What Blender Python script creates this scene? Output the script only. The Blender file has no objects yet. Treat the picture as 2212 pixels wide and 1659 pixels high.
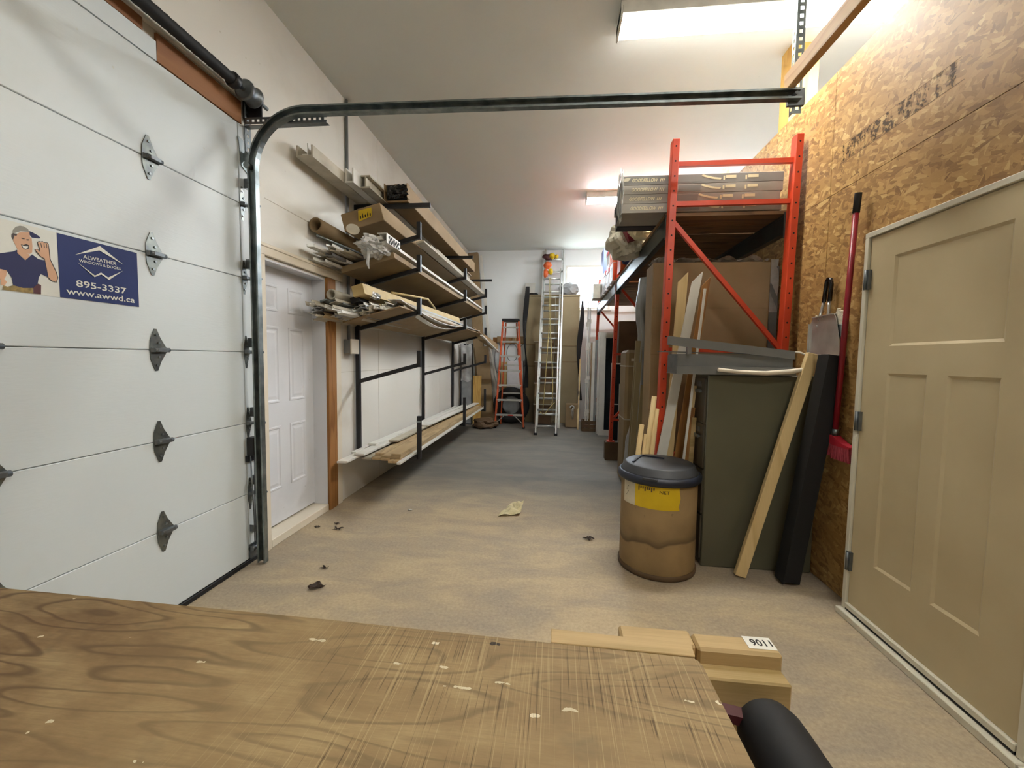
import bpy, bmesh, math, random
from mathutils import Vector, Matrix, noise
random.seed(7)
sc = bpy.context.scene
COL = sc.collection
PI = math.pi

# ------------------------------------------------------------------ camera, world, lights, exposure
cam = bpy.data.cameras.new('camera'); camo = bpy.data.objects.new('camera', cam); COL.objects.link(camo)
F = 880.0
cam.sensor_fit = 'HORIZONTAL'; cam.sensor_width = 36.0; cam.lens = 36.0 * F / 2212.0
cam.clip_start = 0.02
Yc = Vector(((1202 - 1106) / F, -(776 - 829.5) / F, -1)).normalized()
Zc = Vector((.02, 1, 0)); Zc = (Zc - Yc * Zc.dot(Yc)).normalized()
Xc = Yc.cross(Zc)
camo.matrix_world = Matrix.Translation((0, 0, 1.37)) @ Matrix((Xc, Yc, Zc)).to_4x4()
sc.camera = camo

W = bpy.data.worlds.new('daylight'); sc.world = W; W.use_nodes = True
bg = W.node_tree.nodes['Background']
bg.inputs[1].default_value = 15.0     # overcast sky above a darker ground
wn = W.node_tree.nodes; wl = W.node_tree.links
wtc = wn.new('ShaderNodeTexCoord'); wsp = wn.new('ShaderNodeSeparateXYZ'); wrp = wn.new('ShaderNodeValToRGB')
wrp.color_ramp.elements[0].position = .49; wrp.color_ramp.elements[0].color = (.16, .17, .16, 1)
wrp.color_ramp.elements[1].position = .52; wrp.color_ramp.elements[1].color = (.80, .90, 1.0, 1)
wma = wn.new('ShaderNodeMath'); wma.operation = 'MULTIPLY_ADD'; wma.inputs[1].default_value = .5; wma.inputs[2].default_value = .5
wl.new(wtc.outputs['Generated'], wsp.inputs[0]); wl.new(wsp.outputs[2], wma.inputs[0]); wl.new(wma.outputs[0], wrp.inputs[0]); wl.new(wrp.outputs[0], bg.inputs[0])
TUBE_NEAR = ((1.0, .975, .90), 17.0)
TUBE_FAR = ((.92, .97, 1.0), 40.0)
sc.view_settings.view_transform = 'Standard'; sc.view_settings.look = 'None'
sc.view_settings.gamma = 1.0; sc.view_settings.use_curve_mapping = False
sc.view_settings.exposure = 1.90
sc.cycles.use_denoising = True
sc.cycles.max_bounces = 8; sc.cycles.diffuse_bounces = 6; sc.cycles.transparent_max_bounces = 12

# ------------------------------------------------------------------ material helpers
def lin(c):
    if isinstance(c, str):
        c = [int(c[i:i + 2], 16) / 255 for i in (0, 2, 4)]
        c = [x / 12.92 if x <= .04045 else ((x + .055) / 1.055) ** 2.4 for x in c]
    return (c[0], c[1], c[2], 1)

class NT:
    def __init__(s, name):
        s.m = bpy.data.materials.new(name); s.m.use_nodes = True
        s.t = s.m.node_tree; s.b = s.t.nodes['Principled BSDF']; s.out = s.t.nodes['Material Output']
        s.tc = s.t.nodes.new('ShaderNodeTexCoord')
    def n(s, kind, **kw):
        x = s.t.nodes.new('ShaderNode' + kind)
        for k, v in kw.items(): setattr(x, k, v)
        return x
    def l(s, a, b): s.t.links.new(a, b)
    def mapping(s, scale=(1, 1, 1), rot=(0, 0, 0), src=None, loc=(0, 0, 0)):
        mp = s.n('Mapping'); mp.inputs['Scale'].default_value = scale; mp.inputs['Rotation'].default_value = rot
        mp.inputs['Location'].default_value = loc
        s.l(src or s.tc.outputs['Object'], mp.inputs['Vector']); return mp.outputs[0]
    def noise(s, scale, vec=None, detail=3, rough=.5, dist=0):
        x = s.n('TexNoise'); x.inputs['Scale'].default_value = scale; x.inputs['Detail'].default_value = detail
        x.inputs['Roughness'].default_value = rough; x.inputs['Distortion'].default_value = dist
        s.l(vec or s.tc.outputs['Object'], x.inputs['Vector']); return x.outputs[0]
    def ramp(s, fac, stops, interp='LINEAR'):
        r = s.n('ValToRGB'); r.color_ramp.interpolation = interp
        e = r.color_ramp.elements
        while len(e) < len(stops): e.new(.5)
        for i, (p, c) in enumerate(stops):
            e[i].position = p; e[i].color = lin(c) if not isinstance(c, (int, float)) else (c, c, c, 1)
        s.l(fac, r.inputs[0]); return r.outputs[0]
    def mix(s, fac, a, b, mode='MIX'):
        x = s.n('Mix', data_type='RGBA', blend_type=mode)
        for sock, v in ((x.inputs[0], fac), (x.inputs[6], a), (x.inputs[7], b)):
            if isinstance(v, (int, float)): sock.default_value = v
            elif isinstance(v, (str, tuple, list)): sock.default_value = lin(v)
            else: s.l(v, sock)
        return x.outputs[2]
    def math(s, op, a, b=None):
        x = s.n('Math', operation=op)
        for i, v in ((0, a), (1, b)):
            if v is None: continue
            if isinstance(v, (int, float)): x.inputs[i].default_value = v
            else: s.l(v, x.inputs[i])
        return x.outputs[0]
    def base(s, c):
        if isinstance(c, (str, tuple, list)): s.b.inputs['Base Color'].default_value = lin(c)
        else: s.l(c, s.b.inputs['Base Color'])
    def bump(s, h, strength=.2, dist=.002):
        b = s.n('Bump'); b.inputs['Strength'].default_value = strength; b.inputs['Distance'].default_value = dist
        s.l(h, b.inputs['Height']); s.l(b.outputs[0], s.b.inputs['Normal'])
    def set(s, rough=.5, metal=0, spec=None):
        s.b.inputs['Roughness'].default_value = rough; s.b.inputs['Metallic'].default_value = metal
        if spec is not None: s.b.inputs['Specular IOR Level'].default_value = spec
        return s.m

def plain(name, c, rough=.5, metal=0, var=.12, scale=6, bump=None, c2=None, spec=None):
    t = NT(name)
    f = t.noise(scale, detail=4)
    c = lin(c)
    d = lin(c2) if c2 else tuple(max(0, x * (1 - 2 * var)) for x in c[:3]) + (1,)
    u = c if c2 else tuple(min(1, x * (1 + var)) for x in c[:3]) + (1,)
    t.base(t.ramp(f, [(.3, d[:3]), (.7, u[:3])]))
    if bump: t.bump(t.noise(bump[0], detail=3), bump[1])
    return t.set(rough, metal, spec)

def wood(name, light, dark, axis='X', fine=40, rings=7, rough=.65, soft=.55, knots=0):
    t = NT(name)
    sl = {'X': (.25, 1.6, 1.6), 'Y': (1.6, .25, 1.6), 'Z': (1.6, 1.6, .25)}[axis]
    sf = {'X': (.03, 1, 1), 'Y': (1, .03, 1), 'Z': (1, 1, .03)}[axis]
    oi = t.n('ObjectInfo')
    off = t.n('VectorMath', operation='ADD'); t.l(t.tc.outputs['Object'], off.inputs[0])
    cx = t.n('CombineXYZ'); k = t.math('MULTIPLY', oi.outputs['Random'], 17.0)
    for i in range(3): t.l(k, cx.inputs[i])
    t.l(cx.outputs[0], off.inputs[1]); v = off.outputs[0]
    big = t.noise(3.2, t.mapping(sl, src=v), detail=2, rough=.4)
    ring = t.math('FRACT', t.math('MULTIPLY', big, float(rings * 2)))
    rc = t.ramp(ring, [(0, 0.0), (.55, .25), (.88, 1.0), (1, .1)])
    fi = t.noise(fine * 5, t.mapping(sf, src=v), detail=3, rough=.6)
    f = t.mix(.5, rc, fi)
    col = t.ramp(f, [(.22, light), (.22 + soft, dark)])
    if knots:
        vo = t.n('TexVoronoi'); vo.inputs['Scale'].default_value = knots
        t.l(t.mapping({'X': (.5, 1, 1), 'Y': (1, .5, 1), 'Z': (1, 1, .4)}[axis], src=v), vo.inputs['Vector'])
        col = t.mix(t.ramp(vo.outputs['Distance'], [(.03, 1.0), (.09, 0.0)]), col, '4a3420')
    t.base(col); t.bump(fi, .25, .001)
    return t.set(rough)

def osb():
    t = NT('oriented_strand_board')
    cols = None; hs = None
    for i, (ang, sc_, sx) in enumerate(((.25, 46, .34), (-.75, 42, .32), (1.15, 52, .36), (.1, 30, .3), (-.3, 60, .4))):
        v = t.mapping((1, 1, 1), (ang, 0, 0))
        dn = t.n('TexNoise'); dn.inputs['Scale'].default_value = 18; dn.inputs['Detail'].default_value = 2
        t.l(t.tc.outputs['Object'], dn.inputs['Vector'])
        ad = t.n('VectorMath', operation='MULTIPLY_ADD'); t.l(dn.outputs['Color'], ad.inputs[0]); ad.inputs[1].default_value = (0, .03, .026); t.l(v, ad.inputs[2])
        v2 = t.mapping((.01, sx, 1), src=ad.outputs[0], loc=(i * 3.1, i * 1.7, i * .9))
        vo = t.n('TexVoronoi'); vo.inputs['Scale'].default_value = sc_; vo.inputs['Randomness'].default_value = 1
        t.l(v2, vo.inputs['Vector'])
        sp = t.n('SeparateColor'); t.l(vo.outputs['Color'], sp.inputs[0])
        gr = t.noise(160, t.mapping((.1, .05, 1), src=v), detail=2)
        c = t.ramp(t.mix(.22, sp.outputs[0], gr), [(.05, '70502c'), (.25, '94703f'), (.55, 'a8834d'), (.8, 'b8955c'), (.97, 'd3b67e')])
        m = t.math('GREATER_THAN', sp.outputs[1], (.0, .45, .5, .72, .6)[i])
        if cols is None: cols, hs = c, sp.outputs[2]
        else:
            cols = t.mix(m, cols, c); hs = t.mix(m, hs, sp.outputs[2])
    big = t.noise(1.1, detail=2)
    cols = t.mix(t.ramp(big, [(.35, 0.0), (.7, .35)]), cols, '8a6230')
    t.base(cols); t.bump(hs, .35, .003)
    return t.set(.55)

def concrete():
    t = NT('stained_concrete')
    big = t.noise(.55, detail=5, rough=.6, dist=.4)
    mid = t.noise(2.6, t.mapping((.6, 1.5, 1)), detail=8, rough=.68, dist=.5)
    fine = t.noise(60, detail=4, rough=.7)
    c = t.ramp(big, [(.32, '94897c'), (.48, 'ad9a7c'), (.66, 'bba581')])
    c = t.mix(t.ramp(mid, [(.38, .65), (.58, 0.0)]), c, '877c72')
    c = t.mix(t.ramp(mid, [(.53, 0.0), (.76, .5)]), c, 'c6b38c')
    c = t.mix(.26, c, t.ramp(fine, [(.3, '73695c'), (.7, 'd0c0a2')]))
    vo = t.n('TexVoronoi'); vo.inputs['Scale'].default_value = 2.3; t.l(t.tc.outputs['Object'], vo.inputs['Vector'])
    c = t.mix(t.ramp(vo.outputs['Distance'], [(.008, .6), (.016, 0.0)]), c, '55493e')
    # darker grey towards the back: cool light and floor shade painted in
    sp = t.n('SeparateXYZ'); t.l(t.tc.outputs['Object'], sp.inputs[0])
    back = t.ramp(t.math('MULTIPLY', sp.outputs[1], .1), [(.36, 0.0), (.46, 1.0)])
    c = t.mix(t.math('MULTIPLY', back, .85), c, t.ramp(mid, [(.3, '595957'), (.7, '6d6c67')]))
    t.base(c); t.bump(fine, .12, .001)
    return t.set(.72)

def painted(name, c, dirt='8f8878', grain=(1, 1, 1), amt=.3, rough=.6, bump=.25, bs=70):
    t = NT(name)
    f = t.noise(1.3, detail=5, rough=.6); g = t.noise(bs, t.mapping(grain), detail=3)
    col = t.mix(t.ramp(f, [(.55, 0.0), (.8, amt)]), c, dirt)
    vo = t.n('TexVoronoi'); vo.inputs['Scale'].default_value = 5.0; t.l(t.tc.outputs['Object'], vo.inputs['Vector'])
    col = t.mix(t.ramp(vo.outputs['Distance'], [(.015, .5), (.035, 0.0)]), col, dirt)
    t.base(col); t.bump(g, bump, .002)
    return t.set(rough)

def benchwood():
    t = NT('weathered_bench_plank'); v = t.tc.outputs['Object']
    sp = t.n('SeparateXYZ'); t.l(v, sp.inputs[0])
    wig = t.noise(9, t.mapping((.6, 1.5, 1)), detail=3); big = t.noise(2.6, t.mapping((.75, 5.0, 3)), detail=1.0, rough=.3, dist=.1)
    ring = t.math('FRACT', t.math('ADD', t.math('MULTIPLY', big, 10.0), t.math('MULTIPLY', wig, .8)))
    rc = t.ramp(ring, [(0, .0), (.70, .08), (.86, 1.0), (.93, .85), (1, .0)])
    fade = t.ramp(t.noise(1.7, t.mapping((1, 1.5, 1), loc=(2, 7, 0)), detail=2), [(.32, .2), (.55, 1.0)])
    rc = t.math('MULTIPLY', rc, fade)
    fi = t.noise(240, t.mapping((.06, 1, 1)), detail=4, rough=.65)
    blot = t.noise(14, t.mapping((.5, 1, 1)), detail=5, rough=.65)
    c = t.ramp(blot, [(.3, '64492a'), (.48, '826844'), (.68, 'a18a62')])
    c = t.mix(t.math('MULTIPLY', rc, .9), c, '4a3318')
    c = t.mix(t.ramp(fi, [(.35, .35), (.6, 0.0)]), c, '5e4829')
    # brown soaked area at the left, pale worn wood at the right and along the far edge
    left = t.ramp(t.math('ADD', t.math('MULTIPLY', sp.outputs[0], -.75), .15), [(.2, 0.0), (.65, .9)])
    stain = t.noise(2.4, t.mapping((1, 1.8, 1)), detail=5, rough=.6)
    c = t.mix(t.math('MULTIPLY', t.ramp(stain, [(.38, 0.1), (.6, .9)]), left), c, '5f482b')
    st2 = t.noise(5.0, t.mapping((.8, 1.7, 1), loc=(3, 1, 0)), detail=4, rough=.6)
    c = t.mix(t.ramp(st2, [(.60, 0.0), (.70, .8)]), c, '3d3124')
    right = t.ramp(sp.outputs[0], [(.03, 0.0), (.2, .8)])
    right0 = t.ramp(t.math('ADD', sp.outputs[0], .5), [(.15, 0.0), (.6, 1.0)])
    c = t.mix(t.math('MULTIPLY', right0, .35), c, 'a8926a')
    worn = t.math('MULTIPLY', t.ramp(t.noise(38, t.mapping((.45, 1, 1)), detail=4, rough=.7), [(.5, 0.0), (.62, .8)]), t.ramp(t.math('ADD', sp.outputs[1], t.math('MULTIPLY', blot, .08)), [(.63, 0.0), (.69, 1.0)]))
    c = t.mix(worn, c, 'b7a271')
    def specks(scale, th, dens, chan, col, loc, stretch=.7):
        vo = t.n('TexVoronoi'); vo.inputs['Scale'].default_value = scale; dn = t.n('TexNoise'); dn.inputs['Scale'].default_value = 45; dn.inputs['Detail'].default_value = 3; t.l(v, dn.inputs['Vector'])
        ad = t.n('VectorMath', operation='MULTIPLY_ADD'); t.l(dn.outputs['Color'], ad.inputs[0]); ad.inputs[1].default_value = (.03, .012, 0); t.l(t.mapping((stretch, 1, 1), loc=loc), ad.inputs[2]); t.l(ad.outputs[0], vo.inputs['Vector'])
        sel = t.n('SeparateColor'); t.l(vo.outputs['Color'], sel.inputs[0])
        return t.mix(t.math('MULTIPLY', t.math('LESS_THAN', t.math('ADD', vo.outputs['Distance'], t.math('MULTIPLY', t.math('SUBTRACT', fi, .5), .12)), th), t.math('GREATER_THAN', sel.outputs[chan], dens)), c, col)
    c = specks(34, .12, .90, 0, 'd6ccb2', (0, 0, 0)); c = specks(60, .17, .9, 1, 'cabfa2', (2, 3, 0), .4)
    c = specks(20, .10, .86, 1, '33271a', (5, 2, 0)); c = specks(55, .11, .92, 2, '2d2318', (1, 6, 0))
    # saw kerfs across the right end
    saw = t.noise(330, t.mapping((1, .012, 1)), detail=1.5, rough=.6); brk = t.noise(20, t.mapping((.4, 1, 1), loc=(4, 4, 0)), detail=2)
    cut = t.math('MULTIPLY', t.math('MULTIPLY', t.ramp(saw, [(.62, 0.0), (.67, 1.0)]), t.ramp(brk, [(.4, 0.1), (.55, 1.0)])), right)
    c = t.mix(t.math('MULTIPLY', cut, .8), c, '43331f')
    c = t.mix(t.math('MULTIPLY', t.ramp(saw, [(.34, .45), (.42, 0.0)]), right), c, 'bfab80')
    t.base(c); h = t.math('SUBTRACT', t.mix(.6, fi, blot), cut); t.bump(h, .5, .0015)
    return t.set(.72)

def emission(name, c, s):
    t = NT(name); t.b.inputs['Base Color'].default_value = lin((.9, .9, .9))
    t.b.inputs['Emission Color'].default_value = lin(c); t.b.inputs['Emission Strength'].default_value = s
    return t.m

def clear(name, tint=(1, 1, 1), fac=.25, rough=.15, white=None):
    t = NT(name); tr = t.n('BsdfTransparent'); tr.inputs[0].default_value = lin(tint)
    mx = t.n('MixShader'); f = t.noise(9, detail=3)
    t.l(t.ramp(f, [(.3, max(0, fac - .12)), (.7, min(1, fac + .12))]), mx.inputs[0])
    t.l(tr.outputs[0], mx.inputs[1]); t.l(t.b.outputs[0], mx.inputs[2]); t.l(mx.outputs[0], t.out.inputs[0])
    t.b.inputs['Base Color'].default_value = lin(white or (.8, .82, .84)); t.b.inputs['Roughness'].default_value = rough
    return t.m

def drum_mat():
    t = NT('stained_fibre_drum')
    v = t.tc.outputs['Object']; sp = t.n('SeparateXYZ'); t.l(v, sp.inputs[0])
    wob = t.noise(3.2, t.mapping((1, 1, .01)), detail=2, rough=.4)
    line = t.math('SUBTRACT', sp.outputs[2], t.math('ADD', t.math('MULTIPLY', wob, .26), .075))
    f = t.noise(5, detail=5)
    c = t.ramp(f, [(.3, '836b49'), (.7, '9a8058')])
    c = t.mix(t.ramp(line, [(.0, 0.0), (.012, .75), (.05, .25), (.14, 0.0)]), c, '413324')
    c = t.mix(t.ramp(line, [(-.02, .0), (-.001, .4), (.0, .0)]) if False else 0.0, c, '60472a')
    g = t.noise(22, detail=4)
    c = t.mix(t.ramp(g, [(.68, 0.0), (.78, .5)]), c, '4c3c2a')
    t.base(c); return t.set(.7)

M = {}
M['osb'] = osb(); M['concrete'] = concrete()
M['wallpaint'] = painted('white_painted_board', 'd5d2ca', dirt='a79d8a', amt=.35, bump=.25, bs=45, grain=(1, .35, 1))
M['wallback'] = painted('white_painted_back_wall', 'e4e8e9', amt=.15)
M['ceiling'] = painted('ceiling_paint', 'd9dcd9', dirt='c9cbc8', amt=.3, bump=.3, bs=40)
M['garagepanel'] = painted('embossed_white_steel', 'cbd3d6', dirt='bdbcae', grain=(1, .2, 1.2), amt=.35, rough=.42, bump=.22, bs=110)
M['whitedoor'] = painted('white_door_paint', 'd3d5da', dirt='8e8d92', amt=.35, rough=.4, bump=.05)
M['whitetrim'] = painted('cream_white_trim', 'd8cfbd', dirt='9c8468', amt=.5, rough=.5)
M['brownwood'] = wood('brown_fir', '9c6c36', '7f5224', 'Z', rings=4)
M['lintel'] = wood('brown_hardboard', '8f6038', '80522e', 'Y', rings=1)
M['galv'] = plain('galvanised_steel', '9aa1a1', .38, .9, c2='6e7677', scale=14)
M['galvdark'] = plain('dull_zinc_steel', '72777a', .45, .8, scale=18)
M['zincplate'] = plain('zinc_hinge_plate', '82867f', .36, .8, c2='5d6163', scale=20)
M['blacksteel'] = plain('black_painted_steel', '17171a', .45, 0, scale=20, bump=(60, .1))
M['blackmatte'] = plain('black_rubber', '0e0e10', .7, 0, scale=20)
M['red'] = plain('orange_red_rack_paint', 'd64a2a', .38, 0, c2='bb3a1f', scale=5)
M['redhole'] = plain('dark_bolt_hole', '1d0b08', .8)
M['beamsteel'] = plain('dark_grey_green_steel', '4a5250', .35, .6, c2='2f3836', scale=3)
M['ply'] = wood('shelf_boards', '80623f', '5a4028', 'X', rings=4)
M['card'] = plain('cardboard', '988060', .75, 0, c2='86704e', scale=3, bump=(50, .06))
M['card2'] = plain('grey_brown_cardboard', '8b7655', .75, 0, c2='776346', scale=3)
M['carddark'] = plain('dark_cardboard', '5f4a33', .8, 0, scale=4)
M['beige'] = plain('beige_carton', '97896a', .7, 0, c2='857758', scale=2)
M['white'] = plain('white_vinyl', 'd6d4cc', .4, 0, var=.05)
M['offwhite'] = plain('aged_white_vinyl', 'bdb6a4', .45, 0, c2='9e9684', scale=7)
M['tanboard'] = wood('primed_tan_board', 'b39a72', '96805c', 'Y', rings=3)
M['cream'] = plain('cream_carton', 'c4ad78', .6, 0, c2='a8905a', scale=6)
M['pine'] = wood('pale_pine', 'd2b987', 'bfa370', 'Z', rings=2, knots=1.6)
M['pinex'] = wood('pine_beam', 'cfa56f', 'b98d58', 'Y', rings=4)
M['pineyellow'] = wood('yellow_spruce', 'c9a258', 'b48a44', 'Z', rings=4)
M['benchoff'] = wood('rough_sawn_spruce', 'b89d6e', '97804f', 'X', rings=3, fine=60)
M['bench'] = benchwood()
M['orange'] = plain('orange_fibreglass', 'c4552c', .45, 0, c2='a3431f', scale=10)
M['alu'] = plain('brushed_aluminium', 'c9cbc8', .36, .75, c2='aeb1ae', scale=12)
M['olive'] = plain('olive_grey_enamel', '5d5b4a', .34, 0, c2='535142', scale=2.2)
M['olivedark'] = plain('dark_drawer_enamel', '3a352b', .35, 0, scale=4)
M['greysheet'] = plain('grey_coated_sheet', '7d7f80', .42, .1, c2='6e7071', scale=4)
M['drum'] = drum_mat()
M['lid'] = plain('charcoal_plastic', '3b3d41', .5, 0, c2='303236', scale=6)
M['lidrim'] = plain('dark_blue_plastic', '1b2130', .45, 0)
M['yellow'] = plain('yellow_label', 'd8b818', .6, 0, c2='c9a80e', scale=8)
M['paperwhite'] = plain('aged_paper', 'cfc6ae', .7, 0, scale=8)
M['ink'] = plain('black_ink', '17150f', .7)
M['beigedoor'] = plain('beige_door_skin', 'c4b593', .5, 0, c2='b6a684', scale=2.5, bump=(90, .05))
M['frameprimer'] = painted('white_primed_frame', 'cdc8b6', dirt='8d8368', amt=.4, rough=.5)
M['steelpan'] = plain('bright_sheet_steel', 'cdccc8', .32, .7, scale=8)
M['blackgloss'] = plain('glossy_black_plastic', '0c0a0a', .15, 0)
M['broomred'] = plain('red_broom_handle', '8d1526', .35, 0, c2='7a1020', scale=10)
M['broomhead'] = plain('red_broom_plastic', 'b22434', .45, 0)
M['bristlered'] = plain('faded_red_bristle', 'a8404c', .7, 0, scale=60)
M['bristlewhite'] = plain('cream_bristle', 'd9d2bd', .7, 0, scale=60)
M['blue'] = plain('blue_sign_print', '0b2360', .65, 0, var=.05)
M['navy'] = plain('navy_print', '161b4c', .65, 0, var=.05)
M['skin'] = plain('skin_print', 'c79a78', .5, 0, var=.05)
M['greycap'] = plain('grey_cap_print', '8d8a80', .5, 0)
M['printdark'] = plain('dark_line_print', '33241c', .5)
M['tanprint'] = plain('belt_print', 'a3894a', .5, 0, scale=60, c2='6b5a30')
M['maroon'] = plain('maroon_print', '4a1a20', .5)
M['signwhite'] = plain('white_sign_print', 'd9d8cf', .4, 0, var=.03)
M['signboard'] = plain('white_magnet_sheet', 'cfd0c8', .45, 0, var=.03)
M['greybox'] = plain('grey_carton_print', '86837e', .5, 0, c2='787570', scale=5)
M['greyboxlight'] = plain('pale_grey_carton_print', 'a09a90', .5, 0, c2='8d877e', scale=5)
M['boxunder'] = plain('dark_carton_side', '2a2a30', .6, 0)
M['plastic'] = clear('clear_plastic_wrap', (.95, .96, .97), .55, .25, white=(.72, .72, .70))
M['plasticgrey'] = plain('grey_plastic_film', '8f908f', .35, 0, c2='77787a', scale=7)
M['bagbeige'] = plain('beige_plastic_bag', 'cdc9b8', .35, 0, c2='b5af9b', scale=5)
M['bagcream'] = plain('cream_canvas', 'e0d4ae', .7, 0, var=.06)
M['glass'] = clear('window_glass', (.97, .99, 1), .08, .02, white=(.9, .95, 1))
M['darkglass'] = plain('dark_glazing', '23282b', .1, 0)
M['redbox'] = plain('red_lid_box', 'b8362c', .5)
M['orangebox'] = plain('orange_box', 'd2602c', .5)
M['bluebox'] = plain('blue_box', '4a5aa0', .5)
M['bluebag'] = plain('navy_fabric', '1c2452', .7)
M['whitebox'] = plain('white_print_box', 'd2d0d2', .5, 0, var=.05)
M['darkstripe'] = plain('dark_maroon_stripe', '7a1428', .5)
M['rope'] = plain('yellow_rope', 'b5a468', .8, 0, scale=80)
M['greyplastic'] = plain('grey_conduit', '76797a', .5)
M['leaf'] = plain('dry_leaf', '3a2b20', .8)
M['paperscrap'] = plain('crumpled_cream_paper', 'd2c598', .7, 0, scale=20)
M['tubenear'] = emission('warm_fluorescent_lens', *TUBE_NEAR)
M['tubefar'] = emission('cool_fluorescent_lens', *TUBE_FAR)
M['fixture'] = plain('white_fixture_metal', 'd8d5cc', .4)
M['osbprint'] = NT('grade_stamp_print').m
def _stamp():
    t = NT('grade_stamp'); tr = t.n('BsdfTransparent'); mx = t.n('MixShader')
    a = t.noise(30, t.mapping((.01, 1, .35)), detail=3, rough=.7); b = t.noise(75, t.mapping((.01, .8, 1)), detail=1)
    f = t.math('MULTIPLY', t.ramp(a, [(.45, 0.0), (.56, .8)]), t.ramp(b, [(.42, 0.1), (.52, .65)]))
    t.l(f, mx.inputs[0]); t.l(tr.outputs[0], mx.inputs[1]); t.l(t.b.outputs[0], mx.inputs[2]); t.l(mx.outputs[0], t.out.inputs[0])
    t.base('4e3820'); return t.set(.7)
M['osbprint'] = _stamp()

# ------------------------------------------------------------------ mesh helpers
class MB:
    def __init__(s): s.bm = bmesh.new(); s.mi = 0
    def _faces(s, vs, quads):
        out = []
        for q in quads:
            try:
                f = s.bm.faces.new([vs[i] for i in q]); f.material_index = s.mi; out.append(f)
            except ValueError: pass
        return out
    def hexa(s, pts, bev=0):
        vs = [s.bm.verts.new(p) for p in pts]
        fs = s._faces(vs, ((0, 3, 2, 1), (4, 5, 6, 7), (0, 1, 5, 4), (1, 2, 6, 5), (2, 3, 7, 6), (3, 0, 4, 7)))
        if bev:
            es = list({e for f in fs for e in f.edges})
            r = bmesh.ops.bevel(s.bm, geom=es, offset=bev, segments=1, affect='EDGES', profile=.5)
            for f in r['faces']: f.material_index = s.mi
        return s
    def box(s, x0, x1, y0, y1, z0, z1, bev=0):
        return s.hexa([(x0, y0, z0), (x1, y0, z0), (x1, y1, z0), (x0, y1, z0), (x0, y0, z1), (x1, y0, z1), (x1, y1, z1), (x0, y1, z1)], bev)
    def bar(s, p0, p1, w, h, up=(0, 0, 1), bev=0, w1=None, h1=None):
        p0, p1 = Vector(p0), Vector(p1); d = (p1 - p0).normalized(); up = Vector(up)
        side = d.cross(up)
        if side.length < 1e-4: side = d.cross(Vector((0, 1, 0)))
        side.normalize(); u = side.cross(d).normalized()
        w1 = w if w1 is None else w1; h1 = h if h1 is None else h1
        r = []
        for p, a, b in ((p0, w, h), (p1, w1, h1)):
            r += [p - side * a / 2 - u * b / 2, p + side * a / 2 - u * b / 2, p + side * a / 2 + u * b / 2, p - side * a / 2 + u * b / 2]
        return s.hexa(r, bev)
    def tube(s, pts, r, seg=10, cap=True, rr=None):
        pts = [Vector(p) for p in pts]; rings = []
        t0 = (pts[1] - pts[0]).normalized(); a = Vector((0, 0, 1)) if abs(t0.z) < .9 else Vector((1, 0, 0))
        n = t0.cross(a).normalized()
        for i, p in enumerate(pts):
            t = (pts[min(i + 1, len(pts) - 1)] - pts[max(i - 1, 0)]).normalized()
            n = (n - t * n.dot(t)).normalized(); b = t.cross(n); q = rr[i] if rr else r
            rings.append([s.bm.verts.new(p + (n * math.cos(2 * PI * k / seg) + b * math.sin(2 * PI * k / seg)) * q) for k in range(seg)])
        for A, B in zip(rings, rings[1:]):
            for k in range(seg):
                f = s.bm.faces.new((A[k], A[(k + 1) % seg], B[(k + 1) % seg], B[k])); f.smooth = True; f.material_index = s.mi
        if cap:
            for f in (s.bm.faces.new(rings[0][::-1]), s.bm.faces.new(rings[-1])): f.material_index = s.mi
        return s
    def lathe(s, prof, c=(0, 0, 0), seg=40, axis='Z', smooth=True, closed=False):
        rings = []
        for r, h in prof:
            ring = []
            for k in range(seg):
                a = 2 * PI * k / seg; x, y = r * math.cos(a), r * math.sin(a)
                v = {'Z': (x, y, h), 'Y': (x, h, -y), 'X': (h, x, y)}[axis]
                ring.append(s.bm.verts.new((c[0] + v[0], c[1] + v[1], c[2] + v[2])))
            rings.append(ring)
        prs = list(zip(rings, rings[1:])) + ([(rings[-1], rings[0])] if closed else [])
        for A, B in prs:
            for k in range(seg):
                f = s.bm.faces.new((A[k], A[(k + 1) % seg], B[(k + 1) % seg], B[k])); f.smooth = smooth; f.material_index = s.mi
        if not closed:
            for ring in (rings[0][::-1], rings[-1]):
                f = s.bm.faces.new(ring); f.material_index = s.mi
        return s
    def poly(s, pts, nrm, th):
        """closed outline extruded by th along nrm"""
        n = Vector(nrm) * th
        a = [s.bm.verts.new(Vector(p)) for p in pts]; b = [s.bm.verts.new(Vector(p) + n) for p in pts]
        fs = [s.bm.faces.new(a[::-1]), s.bm.faces.new(b)]
        for i in range(len(a)):
            fs.append(s.bm.faces.new((a[i], a[(i + 1) % len(a)], b[(i + 1) % len(a)], b[i])))
        for f in fs: f.material_index = s.mi
        return s
    def sweep(s, path, prof, frames):
        rings = []
        for p, (u, v) in zip(path, frames):
            rings.append([s.bm.verts.new(Vector(p) + Vector(u) * a + Vector(v) * b) for a, b in prof])
        n = len(prof)
        for A, B in zip(rings, rings[1:]):
            for k in range(n):
                f = s.bm.faces.new((A[k], A[(k + 1) % n], B[(k + 1) % n], B[k])); f.material_index = s.mi
        for r in (rings[0][::-1], rings[-1]): s.bm.faces.new(r).material_index = s.mi
        return s
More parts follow.
